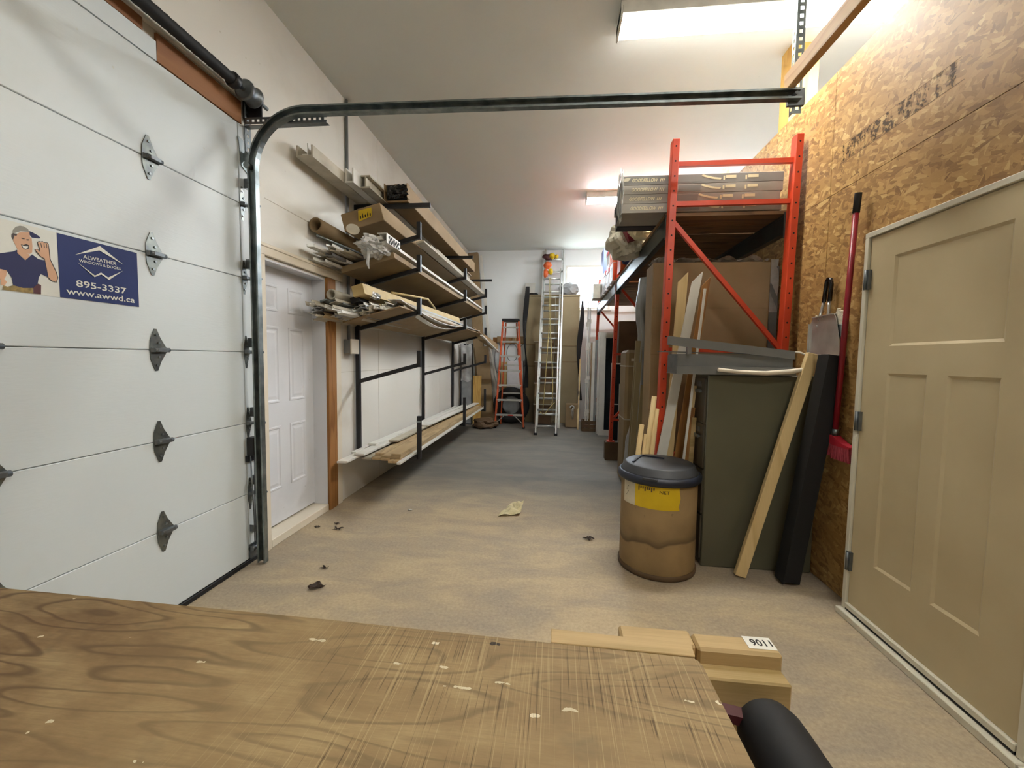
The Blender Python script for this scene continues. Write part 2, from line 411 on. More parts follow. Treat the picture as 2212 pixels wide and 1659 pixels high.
    def blob(s, c, rad, amp=.2, freq=2.0, seed=0, sub=3, crease=0, zmin=-9, xmax=9):
        r = bmesh.ops.create_icosphere(s.bm, subdivisions=sub, radius=1)
        for v in r['verts']:
            d = v.co.normalized(); q = d * freq + Vector((seed * 7.3, seed * 3.1, seed))
            k = 1 + amp * noise.noise(q) + crease * abs(noise.noise(q * 2.7))
            v.co = Vector((min(xmax, c[0] + d.x * rad[0] * k), c[1] + d.y * rad[1] * k, max(zmin, c[2] + d.z * rad[2] * k)))
            for f in v.link_faces: f.material_index = s.mi; f.smooth = crease == 0
        return s
    def sheet(s, fn, nu, nv, smooth=True):
        g = [[s.bm.verts.new(fn(i / nu, j / nv)) for j in range(nv + 1)] for i in range(nu + 1)]
        for i in range(nu):
            for j in range(nv):
                f = s.bm.faces.new((g[i][j], g[i + 1][j], g[i + 1][j + 1], g[i][j + 1])); f.smooth = smooth; f.material_index = s.mi
        return s

LOC = {}
def base_loc(p): return LOC.get(p.name, Vector((0, 0, 0)))
def obj(name, mb, mats, parent=None, loc=None):
    """link the collected shapes as one mesh object"""
    me = bpy.data.meshes.new(name)
    bmesh.ops.recalc_face_normals(mb.bm, faces=mb.bm.faces[:])
    mb.bm.to_mesh(me); mb.bm.free()
    for m in (mats if isinstance(mats, (list, tuple)) else [mats]): me.materials.append(M[m] if isinstance(m, str) else m)
    o = bpy.data.objects.new(name, me); COL.objects.link(o)
    if parent is not None:
        o.parent = parent; b = base_loc(parent)
    else:
        b = Vector(loc) if loc is not None else Vector((0, 0, 0)); o.location = b
    LOC[o.name] = b
    if b.length: me.transform(Matrix.Translation(-b))
    return o
def tag(o, label, cat, group=None):
    o['label'] = label; o['category'] = cat
    if group: o['group'] = group
    return o
def thing(name, label, cat, loc, group=None):
    o = bpy.data.objects.new(name, None); COL.objects.link(o); o.location = loc; o.empty_display_size = .1
    LOC[o.name] = Vector(loc); return tag(o, label, cat, group)
def single(name, mb, mats, label, cat, group=None):
    """a thing that is one mesh: origin at the base of its box"""
    mb.bm.verts.ensure_lookup_table()
    xs, ys, zs = zip(*[v.co for v in mb.bm.verts])
    o = obj(name, mb, mats, None, ((min(xs) + max(xs)) / 2, (min(ys) + max(ys)) / 2, min(zs)))
    return tag(o, label, cat, group)
def struct(name, mb, mats, parent=None):
    o = obj(name, mb, mats, parent)
    if parent is None: o['kind'] = 'structure'
    return o
def lettering(name, body, o, u, v, size, mats, parent, width=None, depth=.0006, bold=0, shear=0, label=None, bend=None):
    cu = bpy.data.curves.new('lettering', 'FONT'); cu.body = body; cu.size = 1; cu.extrude = 0; cu.offset = bold; cu.shear = shear
    cu.resolution_u = 3
    t = bpy.data.objects.new('lettering', cu); COL.objects.link(t)
    dg = bpy.context.evaluated_depsgraph_get(); dg.update()
    me = bpy.data.meshes.new_from_object(t.evaluated_get(dg))
    bpy.data.objects.remove(t); bpy.data.curves.remove(cu)
    xs = [p.co.x for p in me.vertices]; ys = [p.co.y for p in me.vertices]
    x0, wid = min(xs), max(xs) - min(xs); hgt = max(ys) - min(0, min(ys))
    sx = (width / wid) if width else size; sy = size
    o, u, v = Vector(o), Vector(u).normalized(), Vector(v).normalized(); n = u.cross(v)
    b = base_loc(parent)
    for p in me.vertices:
        a, c = (p.co.x - x0) * sx, p.co.y * sy
        p.co = (bend(a, c) if bend else o + u * a + v * c + n * depth) - b
    me.materials.clear(); me.materials.append(M[mats])
    ob = bpy.data.objects.new(name, me); COL.objects.link(ob); ob.parent = parent; LOC[ob.name] = b
    return ob

# ------------------------------------------------------------------ the room
LX, RX, BY, CZ, FY = -2.0, 1.68, 9.1, 3.75, -2.6
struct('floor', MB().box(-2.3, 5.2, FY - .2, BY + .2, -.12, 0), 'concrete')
struct('ceiling', MB().box(-2.3, 5.2, FY - .2, BY + .2, CZ, CZ + .1), 'ceiling')
w = MB()   # left wall: openings for the overhead door and the walk door
w.box(-2.2, LX, FY, -.75, 0, CZ); w.box(-2.2, LX, -.75, 2.5, 2.81, CZ); w.box(-2.2, LX, 2.5, 2.62, 0, CZ)
w.box(-2.2, LX, 2.62, 3.36, 2.035, CZ); w.box(-2.2, LX, 3.36, BY, 0, CZ); w.box(-2.22, -2.17, 2.6, 3.4, 0, 2.1); w.box(-2.24, -2.19, -.8, 2.52, 0, 2.9)
struct('wall_left', w, 'wallpaint')
w = MB()   # faint sheet joints of the painted boards
for y in (4.42, 6.86): w.box(LX, LX + .0015, y, y + .004, .0, CZ)
w.box(LX, LX + .0015, 3.6, BY, 1.22, 1.224); w.box(LX, LX + .0015, 2.65, BY, 2.44, 2.444)
struct('trim_1', w, 'offwhite')
wx0, wx1, wz0, wz1 = .16, 1.12, 2.46, 3.41
w = MB(); w.box(-2.2, wx0, BY, BY + .15, 0, CZ); w.box(wx1, 5.1, BY, BY + .15, 0, CZ)
w.box(wx0, wx1, BY, BY + .15, 0, wz0); w.box(wx0, wx1, BY, BY + .15, wz1, CZ)
struct('wall_back', w, 'wallback')
struct('wall_front', MB().box(-2.2, 5.1, FY - .15, FY, 0, CZ), 'wallpaint')
struct('wall_far_right', MB().box(5.0, 5.15, FY, BY, 0, CZ), 'wallback')
# strand-board partition: separate sheets with open joints, lower than the ceiling
TOPZ = 3.153
wr = struct('wall_right', MB().box(RX + .012, RX + .10, FY, BY, 0, TOPZ - .002), 'ply')
for y0, y1 in ((FY, .37), (.374, 1.59), (1.594, 2.81), (2.814, 4.03), (4.034, 5.25), (5.254, 6.47), (6.474, 7.69), (7.694, BY)):
    obj('panel', MB().box(RX, RX + .0115, y0, y1, .004, 2.405), 'osb', wr)
for y0, y1 in ((FY, .37), (.374, 2.812), (2.815, 5.25), (5.254, 7.69), (7.694, BY)):
    obj('panel', MB().box(RX, RX + .0115, y0, y1, 2.4085, TOPZ), 'osb', wr)
obj('stamp', MB().box(RX - .0006, RX - .0002, 2.02, 2.72, 2.57, 2.67), 'osbprint', wr)
st = MB(); st.box(RX - .0006, RX - .0002, 1.98, 2.74, 2.566, 2.5685); st.box(RX - .0006, RX - .0002, 2.0, 2.74, 2.6705, 2.672)
obj('stamp_rule', st, 'carddark', wr)
# window in the back wall
wf = MB()
fw = .045
for a in ((wx0, wx0 + fw, wz0, wz1), (wx1 - fw, wx1, wz0, wz1), (wx0 + fw, wx1 - fw, wz0, wz0 + fw), (wx0 + fw, wx1 - fw, wz1 - fw, wz1)):
    wf.box(a[0], a[1], BY - .012, BY + .07, a[2], a[3])
win = struct('window_1', wf, 'white')
obj('pane', MB().box(wx0 + fw, wx1 - fw, BY + .03, BY + .036, wz0 + fw, wz1 - fw), 'glass', win)
obj('window_sill', MB().box(wx0 - .03, wx1 + .03, BY - .045, BY, wz0 - .03, wz0, .005), 'white', win)
pl = bpy.data.lights.new('window_portal', 'AREA'); pl.shape = 'RECTANGLE'; pl.size = wx1 - wx0; pl.size_y = wz1 - wz0; pl.cycles.is_portal = True
plo = bpy.data.objects.new('window_portal', pl); COL.objects.link(plo); plo.location = ((wx0 + wx1) / 2, BY + .14, (wz0 + wz1) / 2); plo.rotation_euler = (-PI / 2, 0, 0)

# ------------------------------------------------------------------ ceiling lights
def wrap_light(y, x0, x1, lens, label):
    t = thing('ceiling_light', label, 'light', ((x0 + x1) / 2, y, CZ), 'fluorescent ceiling lights')
    obj('housing', MB().box(x0, x1, y - .112, y + .112, CZ - .084, CZ, .004), 'fixture', t)
    m = MB(); prof = [(-.105, -.082), (-.107, -.09), (-.095, -.103), (-.07, -.11), (.07, -.11), (.095, -.103), (.107, -.09), (.105, -.082)]
    m.sweep([(x0 + .015, y, CZ), (x1 - .015, y, CZ)], prof, [((0, 1, 0), (0, 0, 1))] * 2)
    obj('lens', m, lens, t)
    for x in (x0, x1 - .015):
        obj('end_cap', MB().box(x, x + .015, y - .116, y + .116, CZ - .11, CZ - .03, .003), 'fixture', t)
wrap_light(3.02, .38, 2.82, 'tubenear', 'long warm glowing ceiling light above the galvanised door track')
wrap_light(6.12, .38, 2.82, 'tubefar', 'cool white glowing ceiling light behind the stacked grey cartons')
wrap_light(-.25, .38, 2.82, 'tubenear', 'warm ceiling light out of view above the workbench')
wrap_light(4.6, 3.3, 4.7, 'tubefar', 'unseen short fill light added behind the strand board partition')  # added out of sight, only to brighten the ceiling by bounce
wrap_light(8.0, 3.3, 4.7, 'tubefar', 'unseen far fill light added behind the strand board partition')  # second added fill, hidden by the partition, for more ceiling bounce

# ------------------------------------------------------------------ overhead door (sections, hinges)
ZS = [.03, .465, .929, 1.39, 1.86, 2.318, 2.805]
DY0, DY1 = -.72, 2.405
d1 = struct('door_1', MB().box(-2.05, -2.02, DY0, 2.49, .03, 2.80), 'garagepanel')
for a, b in zip(ZS, ZS[1:]):
    p = obj('panel', MB().box(-2.02, -1.985, DY0, DY1, a + .0014, b - .0014, .003), 'garagepanel', d1)
    obj('end_stile', MB().box(-2.02, -1.982, DY1 + .003, 2.487, a + .001, b - .001, .002), 'garagepanel', d1)
obj('bottom_seal', MB().box(-2.03, -1.975, DY0, 2.49, 0, .03, .004), 'blackmatte', d1)
def hinge(y, z, edge=False):
    X = -1.984; sx = .55 if edge else 1
    out = [(-.008, -.104), (.004, -.104), (.022 * sx, -.06), (.048 * sx, -.018), (.060 * sx, 0), (.048 * sx, .018), (.022 * sx, .06), (.004, .104), (-.008, .104), (-.030 * sx, .05), (-.034 * sx, 0), (-.030 * sx, -.05)]
    h = obj('hinge', MB().poly([(X, y + a, z + b) for a, b in out], (1, 0, 0), .004), 'zincplate', d1)
    k = MB(); k.tube([(X + .014, y - .022 * sx, z), (X + .014, y + .056 * sx, z)], .012, 10)
    k.poly([(X + .003, y - .030 * sx, z + .012), (X + .003, y - .030 * sx, z - .012), (X + .028, y - .01, z - .008), (X + .028, y - .01, z + .008)], (0, 1, 0), .05 * sx)
    if edge: k.tube([(X + .02, y - .01, z), (X + .02, y + .03, z), (X + .085, y + .03, z), (X + .085, y + .045, z)], .008, 8)
    obj('knuckle', k, 'galvdark', h)
    bt = MB()
    for a, b in ((0, .075), (0, -.075), (.012, .035), (.012, -.035)): bt.tube([(X + .003, y + a * sx, z + b), (X + .009, y + a * sx, z + b)], .006, 6)
    obj('bolt', bt, 'galv', h)
for y in (1.832, 1.20, .57):
    for z in ZS[1:-1]: hinge(y, z)
for z in ZS[1:-1]: hinge(2.425, z, True)
# corner fittings at the track side
m = MB(); m.poly([(-1.98, 2.40, 2.72), (-1.98, 2.47, 2.70), (-1.98, 2.47, 2.52), (-1.98, 2.42, 2.55)], (1, 0, 0), .004); m.bar((-1.976, 2.44, 2.63), (-1.90, 2.44, 2.53), .05, .005, (0, 1, 0))
m.tube([(-1.93, 2.40, 2.545), (-1.93, 2.44, 2.545)], .02, 10)
obj('top_roller_bracket', m, 'galv', d1)
m = MB(); m.box(-1.98, -1.93, 2.40, 2.455, .72, .84, .004); m.box(-1.98, -1.965, 2.39, 2.465, .68, .72); obj('pulley_block', m, 'blacksteel', d1)
m = MB(); m.box(-1.98, -1.972, 2.40, 2.47, .035, .13); m.tube([(-1.965, 2.40, .10), (-1.965, 2.46, .10)], .02, 10); obj('bottom_bracket', m, 'galvdark', d1)
m = MB(); m.tube([(-1.955, 2.405, .72), (-1.957, 2.425, .28), (-1.96, 2.43, .1)], .004, 6); m.tube([(-1.955, 2.44, .72), (-1.957, 2.435, .40), (-1.96, 2.445, .12)], .004, 6); obj('lift_cable', m, 'galvdark', d1)
m = MB(); m.poly([(-1.978, 2.41, .26), (-1.978, 2.465, .23), (-1.978, 2.455, .20), (-1.978, 2.41, .215)], (1, 0, 0), .02); obj('cable_clip', m, 'galvdark', d1)
# trim above the door
struct('trim_2', MB().box(-1.998, -1.985, 1.90, 2.44, 2.81, 2.945), 'lintel')
struct('trim_3', MB().box(-1.998, -1.984, DY0, 1.895, 2.808, 2.90), 'garagepanel')
struct('trim_4', MB().box(-1.998, -1.983, DY0, 1.83, 2.903, 2.96), 'lintel')
struct('trim_5', MB().box(-1.999, -1.975, DY0, 2.46, 2.962, 3.02), 'wallpaint')

# sign on the overhead door
X = -1.9835
sg = thing('sign', 'magnetic company sign with a waving workman and a blue panel on the overhead door', 'sign', (-1.984, 1.44, 1.59))
obj('backing', MB().box(-1.9845, X, 1.06, 1.7585, 1.591, 1.846), 'signboard', sg)
obj('blue_panel', MB().box(X, X + .0008, 1.446, 1.757, 1.592, 1.845), 'blue', sg)
FIG = [('greycap', [(1.312, 1.801), (1.313, 1.814), (1.322, 1.829), (1.334, 1.837), (1.345, 1.838), (1.357, 1.832), (1.36, 1.822), (1.335, 1.817)]),
('navy', [(1.359, 1.825), (1.368, 1.824), (1.386, 1.817), (1.393, 1.81), (1.389, 1.806), (1.367, 1.803), (1.36, 1.813)]),
('printdark', [(1.309, 1.8), (1.313, 1.803), (1.325, 1.805), (1.325, 1.793), (1.321, 1.795), (1.317, 1.797), (1.312, 1.78), (1.308, 1.788)]),
('skin', [(1.325, 1.805), (1.335, 1.815), (1.36, 1.822), (1.361, 1.804), (1.366, 1.8), (1.367, 1.771), (1.365, 1.748), (1.358, 1.74), (1.345, 1.74), (1.331, 1.746), (1.323, 1.747), (1.317, 1.764), (1.312, 1.777), (1.317, 1.797), (1.321, 1.793)]),
('skin', [(1.322, 1.746), (1.331, 1.746), (1.345, 1.74), (1.356, 1.739), (1.357, 1.731), (1.344, 1.714), (1.33, 1.727), (1.32, 1.735)]),
('printdark', [(1.333, 1.769), (1.341, 1.769), (1.349, 1.775), (1.357, 1.772), (1.355, 1.758), (1.345, 1.752), (1.337, 1.757)]),
('signwhite', [(1.336, 1.767), (1.342, 1.765), (1.352, 1.766), (1.354, 1.768), (1.352, 1.76), (1.345, 1.755), (1.339, 1.759)]),
('printdark', [(1.336, 1.794), (1.345, 1.794), (1.344, 1.79), (1.336, 1.79)]), ('printdark', [(1.35, 1.792), (1.357, 1.794), (1.356, 1.789), (1.35, 1.788)]),
('navy', [(1.2, 1.70), (1.275, 1.722), (1.31, 1.737), (1.321, 1.746), (1.321, 1.734), (1.343, 1.713), (1.358, 1.732), (1.364, 1.74), (1.382, 1.727), (1.402, 1.727), (1.408, 1.712), (1.408, 1.679), (1.41, 1.664), (1.395, 1.669), (1.387, 1.672), (1.38, 1.656), (1.375, 1.627), (1.36, 1.611), (1.331, 1.609), (1.304, 1.614), (1.302, 1.64), (1.289, 1.664), (1.273, 1.666), (1.24, 1.66)]),
('skin', [(1.245, 1.662), (1.273, 1.665), (1.289, 1.664), (1.286, 1.644), (1.28, 1.631), (1.25, 1.62)]),
('tanprint', [(1.304, 1.614), (1.331, 1.609), (1.36, 1.614), (1.361, 1.593), (1.33, 1.593), (1.296, 1.593), (1.274, 1.593), (1.277, 1.609), (1.288, 1.606)]),
('maroon', [(1.362, 1.616), (1.377, 1.633), (1.386, 1.629), (1.384, 1.594), (1.361, 1.593)]),
('skin', [(1.271, 1.629), (1.28, 1.632), (1.287, 1.623), (1.281, 1.61), (1.27, 1.61)]),
('printdark', [(1.381, 1.789), (1.387, 1.796), (1.393, 1.796), (1.398, 1.799), (1.403, 1.796), (1.413, 1.798), (1.417, 1.792), (1.419, 1.767), (1.42, 1.736), (1.439, 1.687), (1.442, 1.668), (1.436, 1.648), (1.42, 1.65), (1.409, 1.662), (1.407, 1.689), (1.401, 1.731), (1.389, 1.737), (1.377, 1.752), (1.373, 1.762), (1.382, 1.765), (1.387, 1.757), (1.386, 1.771)]),
('skin', [(1.383, 1.789), (1.387, 1.794), (1.393, 1.794), (1.398, 1.797), (1.403, 1.793), (1.412, 1.795), (1.415, 1.791), (1.416, 1.766), (1.417, 1.735), (1.436, 1.685), (1.439, 1.667), (1.434, 1.65), (1.42, 1.653), (1.41, 1.664), (1.407, 1.692), (1.402, 1.734), (1.39, 1.739), (1.379, 1.754), (1.374, 1.76), (1.381, 1.762), (1.389, 1.754), (1.388, 1.771)]),
('printdark', [(1.391, 1.79), (1.393, 1.79), (1.396, 1.773), (1.393, 1.773)]), ('printdark', [(1.401, 1.792), (1.403, 1.792), (1.404, 1.775), (1.401, 1.775)]), ('printdark', [(1.409, 1.792), (1.411, 1.79), (1.411, 1.775), (1.409, 1.776)]),
('signwhite', [(1.504, 1.774), (1.598, 1.834), (1.692, 1.776), (1.595, 1.815)]),
('signwhite', [(1.511, 1.744), (1.573, 1.703), (1.597, 1.721), (1.625, 1.705), (1.688, 1.747), (1.628, 1.695), (1.598, 1.713), (1.571, 1.696)])]
mats = []; m = MB(); lg = MB()
for i, (c, pts) in enumerate(FIG):
    if c not in mats: mats.append(c)
    q = lg if pts[0][0] > 1.5 else m
    q.mi = 0 if q is lg else mats.index(c)
    q.poly([(X + (.0009 if q is lg else .0001) + i * .0001, a, b) for a, b in pts], (1, 0, 0), .0004)
obj('workman_print', m, mats, sg); obj('roof_logo', lg, 'signwhite', sg)
U_, V_ = (0, 1, 0), (0, 0, 1)
for body, y, z, wd, hh in (('ALWEATHER', 1.533, 1.766, .13, .022), ('WINDOWS & DOORS', 1.517, 1.7485, .163, .016), ('895-3337', 1.503, 1.645, .198, .038), ('www.awwd.ca', 1.467, 1.609, .27, .036)):
    lettering('lettering', body, (X + .0012, y, z), U_, V_, hh, 'signwhite', sg, wd, bold=.012)

# ------------------------------------------------------------------ door track, spring
def cprof(h, d, t=.0025, lip=.010):
    return [(-h + lip, 0), (-h, 0), (-h, d), (h, d), (h, 0), (h - lip, 0), (h - lip, t), (h - t, t), (h - t, d - t), (-h + t, d - t), (-h + t, t), (-h + lip, t)]
tk = thing('door_track', 'galvanised overhead door track curving from floor level into the room', 'track', (-1.9, 2.42, 0))
YT = 2.405
m = MB(); m.sweep([(-1.9, YT, .01), (-1.9, YT, 2.44)], cprof(.026, .034), [((1, 0, 0), (0, 1, 0))] * 2); obj('vertical_rail', m, 'galv', tk)
path = []; fr = []
cxr, czr, rad = -1.56, 2.515, .342
pts = [(-1.9, 2.43)] + [(cxr - rad * math.cos(a), czr + rad * math.sin(a)) for a in [i * PI / 2 / 14 for i in range(15)]] + [(1.27, 2.80)]
for i, (x, z) in enumerate(pts):
    a, b = pts[max(0, i - 1)], pts[min(len(pts) - 1, i + 1)]
    t = Vector((b[0] - a[0], 0, b[1] - a[1])).normalized(); nn = Vector((0, 1, 0)).cross(t)
    path.append((x, YT, z)); fr.append((nn, (0, 1, 0)))
m = MB(); m.sweep(path, cprof(.027, .036), fr); obj('horizontal_rail', m, 'galv', tk)
def slotted(p0, p1, wv, n, th):
    """perforated strap: two edge bars and webs between real holes"""
    p0, p1, wv = Vector(p0), Vector(p1), Vector(wv); m = MB(); d = (p1 - p0); L = d.length; d.normalize(); nrm = d.cross(wv).normalized() * th
    def q(a0, a1, b0, b1):
        c = [p0 + d * a + wv * b for a, b in ((a0, b0), (a1, b0), (a1, b1), (a0, b1))]
        m.hexa(c + [x + nrm for x in c])
    q(0, L, 0, .3); q(0, L, .7, 1); st = L / n
    for k in range(n): q(k * st, k * st + st * .5, .3, .7)
    return m
a = slotted((1.25, 2.452, 2.72), (1.25, 2.452, 3.75), (.042, 0, 0), 26, .003); obj('hanger_angle', a, 'galv', tk)
a = slotted((1.25, 2.452, 2.72), (1.25, 2.452, 3.75), (0, .034, 0), 26, .003); obj('hanger_angle', a, 'galv', tk)
m = MB(); m.box(1.215, 1.30, 2.437, 2.455, 2.755, 2.845); m.tube([(1.24, 2.40, 2.80), (1.24, 2.445, 2.80)], .009, 8); obj('splice_plate', m, 'galvdark', tk)
a = slotted((-1.975, 2.455, 2.815), (-1.43, 2.455, 2.805), (0, 0, .04), 16, .003); obj('wall_brace', a, 'galvdark', tk)
obj('wall_brace', MB().box(-1.975, -1.43, 2.447, 2.487, 2.80, 2.804), 'galvdark', tk)
a = slotted((-1.972, 2.452, 2.60), (-1.972, 2.452, 2.97), (0, .05, 0), 9, .003); obj('flag_bracket', a, 'galvdark', tk)
for z in (2.45, 1.95, 1.45, 1.0, .55):
    m = MB(); m.box(-1.98, -1.9, 2.442, 2.446, z - .03, z + .03); m.box(-1.985, -1.98, 2.442, 2.488, z - .03, z + .03); obj('jamb_bracket', m, 'galvdark', tk)
# second, mirrored track behind the photographer and the spreader between them
tb = thing('door_track', 'second overhead door track on the near side of the overhead door', 'track', (-1.9, -.65, 0))
m = MB(); m.sweep([(-1.9, -.66, .01), (-1.9, -.66, 2.44)], cprof(.026, -.034), [((1, 0, 0), (0, 1, 0))] * 2); obj('vertical_rail', m, 'galv', tb)
m = MB(); m.sweep([(x, -.66, z) for x, _, z in path], cprof(.027, -.036), fr); obj('horizontal_rail', m, 'galv', tb)
a = slotted((1.25, -.70, 2.72), (1.25, -.70, 3.75), (.042, 0, 0), 26, .003); obj('hanger_angle', a, 'galv', tb)
op = thing('door_opener', 'chain rail of the overhead door opener running into the room above the workbench', 'opener', (0, .86, 2.9))
obj('rail', MB().box(-1.9, .95, .84, .88, 2.93, 2.98), 'galvdark', op); obj('motor_unit', MB().box(.95, 1.35, .74, .98, 2.82, 3.0, .02), 'fixture', op)
obj('hanger', MB().box(1.10, 1.14, .84, .88, 3.0, CZ), 'galvdark', op); obj('wall_bracket', MB().box(-1.975, -1.9, .82, .90, 2.90, 3.0), 'galvdark', op)
sp = thing('torsion_spring', 'black torsion spring tube with cable drum above the overhead door', 'spring', (-1.9, 2.0, 2.92))
m = MB(); rr = []; ps = []
for i in range(120):
    ps.append((-1.9, -.3 + i * 2.60 / 119, 2.965)); rr.append(.030 + (.0025 if i % 2 else 0))
m.tube(ps, .03, 12, rr=rr); obj('spring_coil', m, 'blackmatte', sp)
obj('shaft', MB().tube([(-1.9, -.6, 2.965), (-1.9, 2.56, 2.965)], .0125, 10), 'galvdark', sp)
obj('winding_cone', MB().lathe([(.034, 2.262), (.044, 2.27), (.042, 2.30), (.026, 2.32)], (-1.9, 0, 2.965), 14, 'Y'), 'blacksteel', sp)
obj('cable_drum', MB().lathe([(.05, 2.36), (.062, 2.364), (.062, 2.374), (.052, 2.38), (.052, 2.43), (.062, 2.44), (.062, 2.45), (.02, 2.455), (.02, 2.48)], (-1.9, 0, 2.965), 20, 'Y'), 'galvdark', sp)
m = MB(); m.box(-1.98, -1.875, 2.478, 2.484, 2.87, 3.02); m.box(-1.985, -1.98, 2.455, 2.52, 2.85, 3.03); m.lathe([(.028, 2.472), (.028, 2.492)], (-1.9, 0, 2.965), 16, 'Y'); obj('bearing_bracket', m, 'blacksteel', sp)
# wooden spreader on the track end and the post on the partition
single('timber_beam', MB().box(1.205, 1.245, -.70, 2.47, 2.842, 2.93, .003), 'pinex', 'long reddish timber bolted level across the end of the door track', 'beam')
pt = MB(); pt.box(1.705, 1.745, 3.40, 3.54, 2.7, CZ); pt.box(1.745, 1.90, 3.40, 3.44, 2.7, CZ)
single('timber_post', pt, 'pineyellow', 'yellow spruce post rising behind the strand board partition', 'post')

# ------------------------------------------------------------------ walk door in the left wall
d2 = struct('door_2', MB().box(-2.168, -2.115, 2.63, 3.352, .075, 2.03), 'whitedoor')
def raised_panel(par, x, y0, y1, z0, z1, mt, depth=.010, rim=.035, sgn=1):
    """moulded recess with sloping sides and a raised field"""
    m = MB()
    def ring(i, dx): return [(x + dx * sgn, y0 + i, z0 + i), (x + dx * sgn, y1 - i, z0 + i), (x + dx * sgn, y1 - i, z1 - i), (x + dx * sgn, y0 + i, z1 - i)]
    rs = [ring(0, 0), ring(.004, .006), ring(.016, .006), ring(rim * .7, .0012), ring(rim, .0012), ring(rim + .018, .005)]
    vs = [[m.bm.verts.new(p) for p in r] for r in rs]
    for A, B in zip(vs, vs[1:]):
        for k in range(4): m.bm.faces.new((A[k], A[(k + 1) % 4], B[(k + 1) % 4], B[k]))
    m.bm.faces.new(vs[-1]); return obj('panel', m, mt, par)
for y0, y1 in ((2.72, 2.92), (3.03, 3.23)):
    for z0, z1 in ((1.70, 1.90), (1.01, 1.59), (.34, .83)): raised_panel(d2, -2.115, y0, y1, z0, z1, 'whitedoor')
obj('threshold', MB().box(-2.17, -1.985, 2.625, 3.355, 0, .06, .004), 'whitetrim', d2)
j = MB(); j.box(-2.17, -1.995, 2.622, 2.632, .06, 2.03); j.box(-2.17, -1.995, 3.352, 3.359, .06, 2.03); j.box(-2.17, -1.995, 2.63, 3.352, 2.022, 2.034)
struct('trim_6', j, 'whitedoor')
c = MB(); c.box(LX, -1.978, 2.535, 2.615, 0, 2.115, .004); c.box(LX, -1.975, 2.535, 3.62, 2.05, 2.125, .004); c.box(LX, -1.968, 2.535, 3.62, 2.105, 2.130, .004)
struct('trim_7', c, 'whitetrim')
struct('trim_8', MB().box(LX, -1.972, 3.362, 3.49, 0, 2.048, .003), 'brownwood')
struct('trim_9', MB().box(LX, -1.975, 3.492, 3.575, 0, 2.048, .003), 'whitetrim')

# electrical box and conduit
eb = thing('switch_box', 'grey electrical box with a pale cover beside the walk door', 'switch', (-1.96, 3.73, 1.39))
obj('body', MB().box(LX, -1.93, 3.66, 3.80, 1.40, 1.53, .006), 'greyplastic', eb)
obj('cover', MB().box(-1.93, -1.915, 3.655, 3.805, 1.395, 1.535, .004), 'whitetrim', eb)
single('conduit', MB().tube([(-1.982, 3.735, 1.53), (-1.982, 3.735, 3.74)], .014, 10), 'greyplastic', 'vertical grey conduit running up the white wall from the electrical box', 'pipe')

# ------------------------------------------------------------------ lumber rack: three wall frames
ZROOT, ZTIP, XT, XP = [2.365, 2.055, 1.645, 1.125], [2.525, 2.215, 1.805, 1.295], -1.345, -1.965
SL = math.atan2(.16, XT - XP)
for nm, yf in (('nearest black steel rack frame beside the walk door', 3.88), ('middle black steel rack frame on the white wall', 5.88), ('farthest black steel rack frame near the back wall', 7.62)):
    r = thing('lumber_rack', nm, 'rack', (XP, yf, .38), 'wall frames of the lumber rack')
    s_ = .038
    obj('post', MB().box(XP - s_ / 2, XP + s_ / 2, yf - s_ / 2, yf + s_ / 2, .36, 2.84), 'blacksteel', r)
    m = MB(); m.box(XP + s_ / 2, XT + .12, yf - s_ / 2, yf + s_ / 2, 2.802, 2.84); obj('arm', m, 'blacksteel', r)
    for za, zb in zip(ZROOT, ZTIP):
        m = MB(); m.bar((XP + s_ / 2, yf, za), (XT, yf, zb), s_, s_); m.box(XT - .012, XT + .026, yf - s_ / 2, yf + s_ / 2, zb - .02, zb + .14); obj('arm', m, 'blacksteel', r)
    m = MB(); m.box(XP + s_ / 2, XT, yf - s_ / 2, yf + s_ / 2, .37, .408); m.box(XT - .012, XT + .026, yf - s_ / 2, yf + s_ / 2, .36, .79); obj('arm', m, 'blacksteel', r)
    if yf < 4:
        obj('tape', MB().box(XT - .0135, XT + .0275, yf - s_ / 2 - .0015, yf + s_ / 2 + .0015, .725, .745), 'galv', r)

